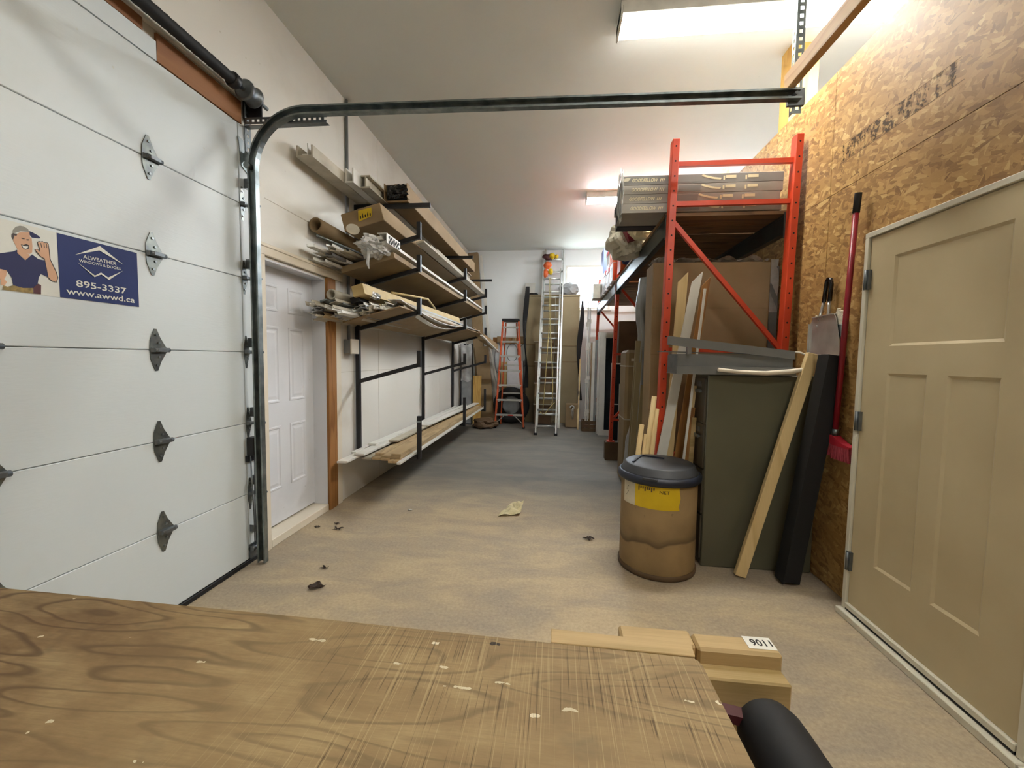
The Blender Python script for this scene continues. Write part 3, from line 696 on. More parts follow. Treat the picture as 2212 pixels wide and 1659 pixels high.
def at(lv, s, up):
    """point on the rack arm of a level: s along the arm (0 wall .. 1 lip), up above the arm"""
    za, zb = ZROOT[lv], ZTIP[lv]
    x = XP + .02 + (XT - XP - .03) * s; z = za + (zb - za) * s
    return x - math.sin(SL) * (up + .02), z + math.cos(SL) * (up + .02)
UPV = (-math.sin(SL), 0, math.cos(SL))
def strip(name, mt, lv, s, up, wd, h, y0, y1, label, cat, group=None, hollow=False, dx=0, dz=0, ds=0):
    x, z = at(lv, s, up + h / 2); x1, z1 = at(lv, s + ds, up + h / 2); m = MB()
    p0, p1 = (x + dx, y0, z + dz), (x1, y1, z1)
    m.bar(p0, p1, wd, h, UPV)
    return single(name, m, mt, label, cat, group)
def profile_strip(name, mt, p0, p1, wd, h, label, cat, group=None, up=(0, 0, 1), kind='L'):
    """extruded vinyl profile, L, U or H in section"""
    m = MB(); p0, p1 = Vector(p0), Vector(p1); d = (p1 - p0).normalized(); sd = d.cross(Vector(up)).normalized(); u = sd.cross(d); t = min(wd, h) * .16
    if kind == 'L': pr = [(-wd / 2, 0), (wd / 2, 0), (wd / 2, h), (wd / 2 - t, h), (wd / 2 - t, t), (-wd / 2, t)]
    elif kind == 'U': pr = [(-wd / 2, 0), (wd / 2, 0), (wd / 2, h), (wd / 2 - t, h), (wd / 2 - t, t), (-wd / 2 + t, t), (-wd / 2 + t, h), (-wd / 2, h)]
    else: pr = [(-wd / 2, 0), (wd / 2, 0), (wd / 2, t), (t / 2, t), (t / 2, h - t), (wd / 2, h - t), (wd / 2, h), (-wd / 2, h), (-wd / 2, h - t), (-t / 2, h - t), (-t / 2, t), (-wd / 2, t)]
    m.sweep([p0, p1], pr, [(sd, u)] * 2)
    return single(name, m, mt, label, cat, group)
def ring_tube(name, mt, c0, c1, r, label, cat, group=None, ri=.75):
    m = MB(); c0, c1 = Vector(c0), Vector(c1); d = (c1 - c0).normalized(); a = d.cross(Vector((0, 0, 1))).normalized(); b = a.cross(d); rings = []
    for c, q in ((c0, r * ri), (c0, r), (c1, r), (c1, r * ri)):
        rings.append([m.bm.verts.new(c + (a * math.cos(2 * PI * k / 20) + b * math.sin(2 * PI * k / 20)) * q) for k in range(20)])
    for A, B in zip(rings, rings[1:] + rings[:1]):
        for k in range(20):
            f = m.bm.faces.new((A[k], A[(k + 1) % 20], B[(k + 1) % 20], B[k])); f.smooth = True
    return single(name, m, mt, label, cat, group)
def carton(name, mt, p0, p1, wd, h, label, up=(0, 0, 1), group=None, open_end=None, cat='box'):
    p0, p1 = Vector(p0), Vector(p1); t = thing(name, label, cat, p0, group)
    d = (p1 - p0).normalized(); sd = d.cross(Vector(up)).normalized(); u = sd.cross(d)
    obj('body', MB().bar(p0, p1, wd, h, up, bev=min(wd, h) * .03), mt, t)
    c = p0 + u * (h / 2 + .0006)
    obj('tape', MB().bar(c - d * .0008, p1 + u * (h / 2 + .0006), min(.05, wd * .3), .0012, up), 'card2', t)
    if open_end:
        obj('end_flap', MB().bar(p0 - d * .004, p0 - d * .0005, wd * .92, h * .92, up), open_end, t)
    return t

# top arms (level)
profile_strip('vinyl_moulding', 'offwhite', (-1.885, 2.93, 2.842), (-1.885, 7.9, 2.842), .13, .085, 'longest white vinyl moulding reaching furthest out on the top rack arms', 'moulding', kind='U')
profile_strip('vinyl_moulding', 'white', (-1.90, 2.96, 2.87), (-1.90, 7.4, 2.87), .05, .085, 'narrow white moulding nested inside the longest one on the top arms', 'moulding', kind='L')
profile_strip('vinyl_moulding', 'white', (-1.775, 3.38, 2.842), (-1.775, 7.8, 2.842), .075, .12, 'white moulding lying second from the wall on the top arms', 'moulding', kind='U')
profile_strip('vinyl_moulding', 'offwhite', (-1.69, 3.50, 2.842), (-1.69, 7.8, 2.842), .085, .11, 'grooved off-white moulding third from the wall on the top arms', 'moulding', kind='H')
cb = carton('long_carton', 'card', (-1.535, 3.83, 2.925), (-1.535, 7.0, 2.925), .215, .16, 'long cardboard carton with a dark open end on the top rack arms')
obj('liner', MB().bar((-1.535, 3.826, 2.925), (-1.535, 3.829, 2.925), .195, .14, (0, 0, 1)), 'blackmatte', cb)
m = MB(); m.blob((-1.51, 3.80, 2.93), (.085, .03, .05), .5, 3, 4, 3, .6); m.blob((-1.57, 3.805, 2.91), (.05, .025, .04), .5, 3, 9, 3, .6); obj('crumpled_film', m, 'blackgloss', cb)
for a, b in (((-1.648, 3.79, 2.85), (-1.643, 3.85, 3.0)), ((-1.427, 3.79, 2.87), (-1.422, 3.86, 3.0))): obj('end_flap', MB().box(a[0], b[0], a[1], b[1], a[2], b[2]), 'card', cb)

# second arms: carpet tube, labelled carton
x, z = at(0, .06, .07)
ring_tube('cardboard_tube', 'card2', (-1.93, 3.13, 2.415), (-1.90, 7.2, 2.46), .058, 'cardboard tube with a dark open hole against the wall on the second arms', 'tube')
single('metal_rod', MB().tube([(-1.93, 3.15, 2.335), (-1.89, 4.4, 2.40)], .010, 8), 'galv', 'thin bright metal rod lying under the cardboard tube', 'rod')
x, z = at(0, .55, .075)
lc = carton('long_carton', 'card', (x - .01, 3.36, z), (x, 7.4, z), .36, .15, 'wide brown carton with a yellow label on the second rack arms', up=UPV)
lv, pv = Vector(UPV), Vector((math.cos(SL), 0, math.sin(SL)))
c0 = Vector((x - .01, 3.36, z)) - Vector((0, .0012, 0))
obj('label', MB().poly([c0 + pv * a + lv * b for a, b in ((-.04, -.03), (.085, -.015), (.10, .055), (-.02, .06))], (0, -1, 0), .001), 'yellow', lc)
m = MB()
for i in range(5): m.poly([c0 + pv * a + lv * b for a, b in ((-.02 + .022 * i, -.01), (-.01 + .022 * i, -.01), (-.006 + .022 * i, .012 + .02 * (i % 2)), (-.016 + .022 * i, .012))], (0, -1, 0), .0014)
obj('label_print', m, 'ink', lc)['kind'] = 'stuff'
for k in range(3):
    strip('vinyl_moulding', 'offwhite', 0, .93 - .0 * k, .0 + .022 * k, .085, .02, 4.1 + .25 * k, 7.5 + .2 * k, 'off-white flat moulding behind the lip of the second rack arms', 'moulding', 'flat mouldings on the second arms')

# third arms: wrapped white mouldings on a brown carton, loose ends towards the door
x, z = at(1, .52, .03)
carton('long_carton', 'card2', (x, 3.44, z), (x, 7.6, z), .50, .055, 'flat brown carton under the wrapped mouldings on the third rack arms', up=UPV)
for k in range(4):
    strip('vinyl_moulding', 'white', 1, .90 - .13 * k, .062, .07, .03 + .01 * (k % 2), 3.30 + .06 * k, 7.7 - .1 * k, 'white moulding wrapped in film on the third rack arms', 'moulding', 'wrapped mouldings on the third arms', dz=.02)
for k in range(3):
    strip('vinyl_moulding', 'white', 1, .86 - .16 * k, .10, .06, .028, 3.27 + .07 * k, 7.6, 'upper white moulding on the wrapped bundle of the third rack arms', 'moulding', 'upper mouldings on the third arms', dz=.02)
xx, zz = at(1, .9, .10)
m = MB()
for i in range(10):
    for j_ in range(2):
        if (i + j_) % 2 == 0: m.box(xx - .035 + .0, xx - .034 + .07, 3.262 + i * .022, 3.284 + i * .022, zz + .068 + j_ * .0, zz + .069)
for i in range(9):
    for j_ in range(3):
        if (i + j_) % 2 == 0: m.box(xx + .047, xx + .050, 3.30 + i * .025, 3.325 + i * .025, zz - .005 + j_ * .02, zz + .015 + j_ * .02)
ck = thing('corner_guard', 'black and white checked protector on the tip of the wrapped mouldings', 'guard', (xx, 3.3, zz))
m2 = MB(); m2.box(xx - .035, xx + .046, 3.262, 3.55, zz + .062, zz + .067); m2.box(xx + .0425, xx + .0465, 3.262, 3.55, zz - .01, zz + .067)
obj('body', m2, 'white', ck); obj('check_pattern', m, 'ink', ck)['kind'] = 'stuff'
m = MB(); m.blob((xx - .10, 3.36, zz - .02), (.10, .14, .065), .55, 2.6, 2, 4, .5); single('plastic_wrap', m, 'plastic', 'clear crumpled film around the front of the wrapped mouldings', 'wrap')
m = MB(); m.tube([(xx - .12, 3.28, zz - .04), (xx - .115, 3.27, zz - .12), (xx - .125, 3.275, zz - .17), (xx - .11, 3.27, zz - .22)], .008, 6, rr=[.02, .012, .014, .004]); single('plastic_shred', m, 'plastic', 'torn strand of film hanging from the wrapped mouldings', 'wrap')
m = MB(); m.lathe([(.0, -.005), (.052, 0), (.052, .006), (0, .01)][1:3], (0, 0, 0), 18); 
bm_ = m.bm
for v in bm_.verts: v.co = Matrix.Translation((-1.665, 3.22, 2.40)) @ Matrix.Rotation(1.1, 4, 'X') @ Matrix.Rotation(.5, 4, 'Y') @ v.co
single('foam_disc', m, 'offwhite', 'pale round end cap poking out below the yellow label', 'cap')
rnd = random.Random(3)
for k in range(15):
    s0 = .02 + .032 * k % .42; y0 = 3.0 + rnd.random() * .38
    profile_strip('vinyl_moulding', rnd.choice(['white', 'white', 'offwhite', 'plasticgrey']), (-1.95 + .024 * (k % 9) + rnd.uniform(-.01, .01), y0, 2.13 + .022 * (k // 3) + rnd.uniform(-.01, .012) + .02 * (k % 9) * .3), (-1.93 + .024 * (k % 9), 5.2 + rnd.random() * 2, 2.12 + .022 * (k // 3) + .02 * (k % 9) * .3), .045 + .02 * rnd.random(), .022, 'ragged offcut moulding against the wall on the third rack arms', 'moulding', 'loose mouldings at the wall on the third arms', kind=rnd.choice('LUU'))

# fourth arms: wide carton sheet, cream carton, tubes and a mess of mouldings
x, z = at(2, .5, .006)
carton('flat_carton', 'card', (x, 3.52, z), (x, 7.75, z), .56, .012, 'flat tan cardboard sheet forming the bottom of the fourth rack arms', up=UPV)
x, z = at(2, .55, .17)
cc = carton('long_carton', 'cream', (x - .03, 3.36, z + .02), (x + .15, 6.1, z), .11, .095, 'cream printed carton with torn foil on the fourth rack arms', up=UPV)
m = MB(); m.blob((x - .03, 3.50, z + .075), (.04, .07, .014), .5, 3, 3, 3, .5); m.blob((x + .03, 3.56, z - .0), (.03, .08, .03), .5, 3, 5, 3, .5); obj('torn_foil', m, 'steelpan', cc)
x, z = at(2, .40, .14)
single('black_channel', MB().bar((x, 3.40, z), (x + .08, 6.4, z), .085, .05, UPV, .004), 'blackmatte', 'black square channel lying under the cream carton', 'channel')
x, z = at(2, .16, .20)
ring_tube('cardboard_tube', 'offwhite', (x, 3.30, z + .01), (x, 6.4, z), .044, 'short grey tube with an open end left of the cream carton', 'tube')
tb_ = [(.10, .15, .06, 3.22), (.26, .10, .07, 3.28)]
for k, (s, up, wd, y0) in enumerate(tb_):
    strip('vinyl_moulding', 'galv', 2, s, up, wd, .012, y0, 6.2, ('upper' if k == 0 else 'lower') + ' shiny metal flashing under the grey tube', 'flashing')
rnd = random.Random(11)
for k in range(52):
    s0 = .0 + .95 * (k % 17) / 17 + rnd.uniform(-.02, .02); layer = (k // 17) * (.040 if s0 < .6 else .022) + rnd.uniform(0, .012)
    s0 = min(.95, max(.0, s0)); x0, z0 = at(2, s0, layer + .014); x1, z1 = at(2, min(.95, max(.03, s0 + rnd.uniform(-.03, .06))), layer * .7 + .014)
    y0 = 3.14 + .52 * s0 + rnd.random() * .30 - (.10 if s0 < .3 else 0)
    profile_strip('vinyl_moulding', rnd.choice(['white', 'white', 'white', 'offwhite', 'offwhite', 'offwhite', 'plasticgrey', 'tanboard']), (x0 + rnd.uniform(-.015, .015), y0, z0 + rnd.uniform(-.02, .015)), (x1, 5.0 + rnd.random() * 2.7, z1), rnd.uniform(.035, .075), rnd.uniform(.015, .034), 'loose offcut moulding in the jumbled bundle on the fourth rack arms', 'moulding', 'jumbled mouldings on the fourth arms', kind=rnd.choice(['L', 'U', 'U', 'H']), up=(rnd.uniform(-.9, .5), rnd.uniform(-.1, .1), 1))
rnd = random.Random(5)
for k in range(3):   # crushed film-wrapped ends
    s0 = .10 + .3 * k; x0, z0 = at(2, s0, .035)
    m = MB(); m.blob((x0, 3.50 + .22 * s0, z0), (.045, .10, .022), .6, 2.6, k + 20, 3, .7)
    single('plastic_wrap', m, ('plastic', 'bagbeige', 'white')[k], ('wall-side', 'middle', 'lip-side')[k] + ' crushed film wrap among the jumbled mouldings on the fourth rack arms', 'wrap', 'film wraps on the fourth arms')
x, z = at(2, .95, .035)
for k, (dx, sag) in enumerate(((0, .05), (-.05, .10))):
    pts = [(x + dx - .03, 3.55, z + .03)] + [(x + dx, 3.9 + 2.0 * q / 8, z - .02 - sag * math.sin(PI * q / 8)) for q in range(9)] + [(x + dx, 7.2, z)]
    single('vinyl_strip', MB().sweep(pts, [(-.035, 0), (.035, 0), (.035, .006), (-.035, .006)], [((1, 0, 0), (0, 0, 1))] * len(pts)), 'white', ('outer' if k == 0 else 'inner') + ' white vinyl strip sagging between the fourth rack arms', 'strip')
m = MB(); x, z = at(2, .97, .12); m.tube([(x - .1, 3.62, z + .02), (x, 3.9, z + .03), (x + .02, 4.3, z + .06), (x - .05, 4.8, z + .02)], .012, 6); single('bent_strip', m, 'cream', 'bent cream strip drooping over the fourth arm of the nearest frame', 'strip')
m = MB(); m.bar((-1.50, 6.9, 1.90), (-1.28, 8.05, 1.62), .16, .012, (0, 0, 1)); m.bar((-1.38, 7.4, 1.76), (-1.22, 8.05, 1.60), .12, .10, (0, 0, 1))
single('bent_carton', m, 'card', 'bent cardboard end drooping past the farthest rack frame', 'box')
single('vinyl_strip', MB().bar((-1.34, 7.2, 1.78), (-1.17, 8.15, 1.50), .045, .02), 'white', 'short white strip tucked under the bent cardboard end', 'strip')

# bottom arms: boards
rnd = random.Random(21); zb = .409
def bottom_board(mt, x, wd, h, z, y0, y1, lab, x1=None, cat='board', g=None, tilt=0):
    return single('rack_board', MB().bar((x, y0, z + h / 2), (x1 if x1 is not None else x, y1, z + h / 2), wd, h, (tilt, 0, 1), .002), mt, lab, cat, g)
bottom_board('white', -1.90, .09, .02, zb + .0, 3.42, 7.2, 'white moulding nearest the wall on the bottom rack arms', -1.86)
bottom_board('white', -1.86, .09, .02, zb + .022, 3.36, 7.0, 'white moulding reaching furthest towards the door on the bottom arms', -1.80)
bottom_board('white', -1.80, .10, .02, zb + .044, 3.55, 6.6, 'white moulding stacked third on the bottom arms', -1.70)
bottom_board('offwhite', -1.755, .09, .02, zb, 3.6, 7.8, 'off-white flat moulding between white and tan boards on the bottom arms')
bottom_board('offwhite', -1.70, .10, .018, zb + .066, 4.1, 7.3, 'off-white moulding lying on top of the bottom arms stack', -1.62)
for k, (xx, y0, n) in enumerate(((-1.655, 3.60, 2), (-1.555, 3.55, 2), (-1.455, 3.50, 3))):
    for q in range(n):
        bottom_board('tanboard', xx, .092, .022, zb + .0235 * q, y0 + .04 * q + .03 * ((k + q) % 2), 7.75 - .1 * q, 'primed tan board, %s of the %s stack on the bottom rack arms' % (('lowest', 'second', 'topmost')[q], ('wall-side', 'middle', 'lip-side')[k]), None, 'board', 'tan boards on the bottom arms')
bottom_board('white', -1.385, .035, .022, zb, 3.46, 7.85, 'white edge strip behind the bottom rack lips')
bottom_board('white', -1.93, .05, .02, zb + .022, 3.7, 7.6, 'narrow white moulding against the wall on the bottom arms', -1.90)
bottom_board('white', -1.84, .09, .018, zb + .066, 3.9, 7.5, 'white moulding lying highest on the bottom arms stack', -1.70)
bottom_board('white', -1.66, .10, .018, zb + .085, 5.0, 7.7, 'short white moulding on the far half of the bottom arms', -1.52)

# ------------------------------------------------------------------ back of the room
# tall cartons in the left corner
single('tall_carton', MB().bar((-1.56, 8.72, 0), (-1.875, 9.02, 3.68), .22, .12, (0, 1, 0), .004), 'card', 'tallest brown carton leaning in the back left corner', 'box')
for k, (xa, xb, za, wd) in enumerate(((-1.24, -1.71, 3.62, .07), (-1.20, -1.56, 1.95, .05), (-1.13, -1.49, 1.90, .03))):
    single('white_board', MB().bar((xa, 8.70 - .05 * k, 0.30 if k else .02), (xb, (9.0, 8.79, 8.74)[k], za), wd, .03, (0, 1, 0)), 'white', ('tallest', 'wider short', 'narrow short')[k] + ' white board leaning beside the tall brown carton', 'board')
single('short_carton', MB().bar((-1.42, 8.5, 0), (-1.62, 8.75, 1.62), .30, .05, (0, 1, 0), .004), 'card', 'shorter brown carton panel leaning behind the farthest rack frame', 'box')
single('plywood_offcut', MB().bar((-1.64, 8.25, .0), (-1.66, 8.45, 1.0), .20, .02, (0, 1, 0)), 'pineyellow', 'orange plywood offcut standing under the rack end', 'board')
wp = thing('wrapped_sheet', 'film-wrapped grey panel standing against the left wall under the rack', 'panel', (-1.9, 8.1, 0))
obj('panel', MB().box(-1.93, -1.72, 8.2, 8.25, .02, 1.62, .004), 'plasticgrey', wp)
m = MB(); m.sheet(lambda u, v: (-1.94 + .23 * u, 8.185 + .012 * math.sin(9 * u + 5 * v), .9 + .76 * v + .02 * math.sin(8 * u)), 10, 14); obj('film', m, 'plastic', wp)
m = MB()
for a in ((-1.95, -1.93, .0, 1.66), (-1.72, -1.70, .0, 1.66)): m.box(a[0], a[1], 8.19, 8.26, a[2], a[3])
m.box(-1.93, -1.72, 8.19, 8.26, 1.63, 1.66); m.box(-1.93, -1.72, 8.19, 8.26, 0, .02); obj('frame', m, 'blacksteel', wp)
rg = MB(); rg.blob((-1.38, 7.95, .08), (.22, .25, .09), .5, 2, 31, 3, .4); single('dark_rag', rg, 'carddark', 'dark crumpled sack on the floor under the farthest rack frame', 'sack')

# beige cartons standing against the back wall, dark film at their edges
def tall_box(x0, x1, y0, y1, z1, mt, label, bands=()):
    t = thing('tall_carton', label, 'box', ((x0 + x1) / 2, (y0 + y1) / 2, 0))
    obj('body', MB().box(x0, x1, y0, y1, .0, z1, .006), mt, t)
    for z in bands: obj('strap', MB().box(x0 - .002, x1 + .002, y0 - .014, y0 + .01, z - .012, z + .012, .003), 'card2', t)
tall_box(-.66, -.05, 8.80, 8.96, 2.70, 'beige', 'tall beige carton against the back wall left of the extension ladder', (1.68, 1.22))
tall_box(-.04, .47, 8.80, 8.96, 2.70, 'beige', 'tall beige carton under the window right of the extension ladder', (1.66, 1.32))
single('cover_board', MB().box(-.68, .48, 8.79, 8.98, 2.702, 2.74, .003), 'beige', 'beige lid board capping the tall cartons under the window', 'board')
for k, (x0, lab) in enumerate(((-.70, 'black wavy film hanging at the left edge of the beige cartons'), (.46, 'black wavy film hanging at the right edge of the beige cartons'))):
    m = MB(); m.sheet(lambda u, v: (x0 + .07 * u + .035 * math.sin(7 * v + 1.2 * u + k), 8.76 + .03 * math.sin(11 * v), (.75 if k == 0 else .5) + (2.15 if k == 0 else 2.1) * v), 3, 30)
    single('black_film', m, 'blackmatte', lab, 'film')
m = MB(); m.blob((.24, 8.85, 2.85), (.20, .10, .13), .3, 2.2, 44, 3, .3); single('grey_bag', m, 'plasticgrey', 'grey plastic bag on top of the tall cartons below the window', 'bag')
m = MB(); m.blob((-.53, 8.87, 2.76), (.10, .06, .03), .4, 2, 45, 3, .3); single('black_bag', m, 'blackmatte', 'black scrap of plastic on top of the left beige carton', 'bag')
single('white_sheet', MB().bar((-.60, 8.87, 2.745), (-.60, 9.02, 3.02), .22, .012, (0, 1, 0)), 'white', 'white panel standing on the beige cartons left of the ladder', 'panel')
# cartons and shelves glimpsed between the ladders
for k, (z0, z1, mt, lab) in enumerate(((.02, .42, 'carddark', 'bottom'), (.44, .86, 'card2', 'second'), (.88, 1.30, 'carddark', 'third'), (1.32, 1.72, 'beige', 'fourth'))):
    t = thing('small_carton', lab + ' carton of the stack seen through the extension ladder', 'box', (-.25, 8.6, z0), 'cartons stacked behind the extension ladder')
    obj('body', MB().box(-.44, -.10, 8.45, 8.78, z0, z1, .004), mt, t); obj('shelf_strip', MB().box(-.46, -.08, 8.43, 8.79, z1, z1 + .018), 'offwhite', t)
# wood peg rail with wire, white carton and tyre behind the step ladder
pr_ = thing('peg_rail', 'brown wooden peg rail on the back wall behind the step ladder', 'rail', (-.95, 9.07, 1.75))
obj('board', MB().box(-1.42, -.50, 9.06, 9.1, 1.70, 1.84, .004), 'brownwood', pr_)
for k in range(5): obj('peg', MB().box(-1.32 + .17 * k, -1.24 + .17 * k, 9.0, 9.06, 1.72, 1.86, .006), 'card', pr_)
for k, (x, zt, zb_, r, lab) in enumerate(((-1.30, 1.72, 1.05, .10, 'left'), (-.98, 1.70, 1.30, .12, 'middle'), (-.72, 1.70, 1.20, .11, 'right'))):
    m = MB(); pts = [(x + r * math.sin(a) * (1 - .3 * (k == 0)), 9.03, (zt + zb_) / 2 + (zt - zb_) / 2 * math.cos(a)) for a in [i * 2 * PI / 24 for i in range(25)]]
    m.tube(pts, .008, 6); single('wire_coil', m, 'galvdark', lab + ' hank of grey wire hanging from the peg rail', 'wire')
single('white_carton', MB().box(-1.06, -.72, 8.78, 9.0, .52, 1.32, .006), 'whitebox', 'white carton standing behind the step ladder', 'box')
single('olive_board', MB().box(-1.2, -1.07, 8.8, 9.0, .5, 1.3, .004), 'cream', 'dull yellow carton beside the white carton behind the step ladder', 'box')
ty = thing('tyre', 'black tyre leaning behind the step ladder', 'tyre', (-.93, 8.5, 0))
pf = [(.20, -.06), (.24, -.10), (.33, -.105), (.375, -.07), (.385, 0), (.375, .07), (.33, .105), (.24, .10), (.20, .06)]
obj('tread', MB().lathe(pf, (-.93, 8.52, .388), 36, 'Y', closed=True), 'blackmatte', ty)
obj('hub', MB().lathe([(.195, -.03), (.17, -.035), (.06, .0), (.03, -.02), (.005, -.02)], (-.93, 8.52, .388), 28, 'Y'), 'greyplastic', ty)
# low boxes on the floor under the window
hb = thing('box_with_hook', 'brown box with a hanging chrome hook on its front', 'box', (.33, 8.35, 0))
obj('body', MB().box(.205, .455, 8.2, 8.45, .01, .47, .006), 'card', hb)
m = MB(); m.tube([(.33 + .035 * math.cos(a), 8.185, .41 + .035 * math.sin(a)) for a in [i * PI / 8 - .5 for i in range(11)]], .013, 8); m.tube([(.345, 8.185, .40), (.352, 8.18, .30), (.345, 8.183, .18)], .012, 8); m.tube([(.315, 8.185, .38), (.318, 8.18, .24)], .009, 8); obj('hook', m, 'steelpan', hb)
cr = thing('wooden_crate', 'dark wooden crate holding the upright strips beside the window frames', 'crate', (.645, 7.95, 0))
m = MB()
for a in ((.52, .77, 7.80, 7.815), (.52, .77, 8.065, 8.08)): 
    for z in (.005, .075, .145): m.box(a[0], a[1], a[2], a[3], z, z + .06)
for a in ((.505, .52), (.77, .785)): m.box(a[0], a[1], 7.80, 8.08, .005, .205)
obj('slats', m, 'carddark', cr); obj('floor', MB().box(.52, .77, 7.815, 8.065, .005, .02), 'carddark', cr)
for k, (x, y, z1, w_) in enumerate(((.575, 7.9, 2.45, .022), (.615, 7.92, 2.35, .02))):
    t = thing('blind_rail', ('left' if k == 0 else 'right') + ' glossy white blind rail standing in the wooden crate', 'rail', (x, y, .02))
    obj('rail', MB().box(x - w_ / 2, x + w_ / 2, y - .012, y + .012, .02, z1), 'white', t)
    for z in (.28, .92, 1.55, 2.0): obj('bracket', MB().box(x - .03, x + .03, y - .02, y - .012, z + .06 * k, z + .08 + .06 * k, .003), 'white', t)
    obj('rod', MB().tube([(x + .012, y + .02, .03), (x + .015, y + .02, z1 + .28)], .005, 6), 'galvdark', t)
for k, (x, w_, mt, z1, lab) in enumerate(((.70, .06, 'white', 1.72, 'white vinyl board'), (.745, .045, 'plasticgrey', 1.75, 'grey film-wrapped board'), (.655, .025, 'card', 1.70, 'thin brown board'))):
    single('upright_board', MB().bar((x, 7.95, .022), (x + .02, 8.03, z1), w_, .02, (0, 1, 0)), mt, lab + ' standing in the wooden crate', 'board')
single('thin_lath', MB().bar((.44, 8.0, 0), (.50, 8.75, 1.4), .03, .015, (0, 1, 0)), 'pine', 'thin wooden lath leaning on the right edge of the beige cartons', 'board')

# step ladder
sl = thing('step_ladder', 'orange fibreglass step ladder with aluminium treads and a black top', 'ladder', (-.9, 8.0, 0))
def rail_pt(side, z, rear=False):
    f = z / 2.12
    x = (-1.185 + .10 * f) if side < 0 else (-.615 - .155 * f)
    if rear: x += .05 if side < 0 else -.05
    return (x, (8.40 - .12 * f) if rear else (7.92 + .30 * f), z)
for s in (-1, 1):
    obj('rail', MB().bar(rail_pt(s, .0), rail_pt(s, 2.12), .032, .075, (0, 1, 0), .004), 'orange', sl)
    obj('rear_rail', MB().bar(rail_pt(s, .0, True), rail_pt(s, 2.10, True), .026, .05, (0, 1, 0), .004), 'orange', sl)
for k in range(7):
    z = .27 + .29 * k; a, b = rail_pt(-1, z), rail_pt(1, z)
    t = obj('tread', MB().box(a[0], b[0], a[1] - .04, a[1] + .045, z - .028, z + .004, .003), 'alu', sl)
    m = MB(); n_ = .15 if k == 0 else .05
    for s in (-1, 1):
        p = rail_pt(s, z - n_ * (1.1 if k == 0 else .9)); m.bar((p[0] - s * .02, p[1] - .03, p[2]), (p[0] - s * (n_ + .02), p[1] - .03, z - .026), .012, .006, (0, 1, 0))
    obj('knee_brace', m, 'alu', sl)
    if k in (1, 3, 5, 6):
        a, b = rail_pt(-1, z + .10, True), rail_pt(1, z + .10, True); obj('rear_rung', MB().box(a[0], b[0], a[1] - .015, a[1] + .015, z + .08, z + .11), 'alu', sl)
obj('top_cap', MB().box(-1.105, -.755, 8.16, 8.33, 2.115, 2.17, .012), 'blackmatte', sl)
m = MB()
for s in (-1, 1): p = rail_pt(s, .02); m.box(p[0] - .025, p[0] + .025, p[1] - .05, p[1] + .05, 0, .03, .004)
obj('foot', m, 'blackmatte', sl)
obj('label_plate', MB().box(-.93, -.83, 7.91, 7.918, .245, .268), 'redbox', sl)

# extension ladder, two sections
el = thing('extension_ladder', 'tall aluminium extension ladder with a rope leaning on the back wall', 'ladder', (-.15, 7.4, 0))
def el_pt(side, z, back):
    f = z / 3.7
    if back == 0: return ((-.352 if side < 0 else .012) + .045 * f, 7.30 + 1.58 * f, z)
    return ((-.335 if side < 0 else .05) + .06 * f, 7.44 + 1.55 * f, z)
for bk, z0, z1 in ((0, .03, 3.25), (1, .10, 3.72)):
    for s in (-1, 1):
        obj('rail', MB().bar(el_pt(s, z0, bk), el_pt(s, z1, bk), .028, .07, (0, 1, 0), .003), 'alu', el)
    n = 11 if bk == 0 else 12
    for k in range(n):
        z = z0 + .12 + k * .288 if bk == 0 else z0 + .24 + k * .288
        if z > z1 - .02: break
        obj('rung', MB().tube([el_pt(-1, z, bk), el_pt(1, z, bk)], .019, 10), 'alu', el)
for s in (-1, 1):
    p = el_pt(s, .02, 0); m = MB(); m.box(p[0] - .03, p[0] + .03, p[1] - .035, p[1] + .035, 0, .035, .004); m.box(p[0] - .02, p[0] - .012, p[1] - .02, p[1] + .02, .03, .12); obj('foot', m, 'blackmatte', el)
for k, (xa, xb) in enumerate(((-.16, -.20), (-.13, -.06))):
    obj('rope', MB().tube([(xa - .02, 8.55, 3.05), (xa, 8.08, 1.95), (xb, 7.72, 1.0), (xb - .03 * (1 - k), 7.42, .42)], .008, 6), 'rope', el)
obj('rope', MB().tube([(-.28, 7.42, .40), (-.2, 7.40, .36), (-.12, 7.42, .47), (-.02, 7.45, .58)], .008, 6), 'rope', el)
ra = thing('third_ladder', 'narrow aluminium ladder leaning behind the right rail of the extension ladder', 'ladder', (.1, 8.3, 0))
for dy in (0, .28): obj('rail', MB().bar((.075, 8.0 + dy, 0), (.105, 8.62 + dy * .4, 3.3), .022, .05, (0, 1, 0)), 'alu', ra)
for k in range(9): obj('rung', MB().tube([(.075 + .03 * (.3 + .3 * k) / 3.3, 8.0 + .62 * (.3 + .3 * k) / 3.3, .3 + .3 * k), (.075 + .03 * (.3 + .3 * k) / 3.3, 8.28 + .45 * (.3 + .3 * k) / 3.3, .3 + .3 * k)], .012, 8), 'alu', ra)
single('white_board', MB().bar((-.13, 8.99, 2.745), (-.13, 9.04, 3.72), .40, .015, (0, 1, 0)), 'whitebox', 'white board standing behind the top of the extension ladder', 'board')
cb_ = thing('work_gloves', 'red orange and yellow work gloves hanging from the top of the extension ladder', 'gloves', (-.2, 8.68, 3.3))
m = MB(); m.blob((-.20, 8.70, 3.50), (.13, .05, .06), .5, 2.5, 51, 3); obj('cuff', m, 'maroon', cb_)
m = MB(); m.blob((-.22, 8.68, 3.33), (.085, .05, .075), .3, 2.5, 52, 3); m.blob((-.26, 8.66, 3.16), (.055, .045, .085), .3, 2.5, 53, 3); obj('orange_glove', m, 'orangebox', cb_)
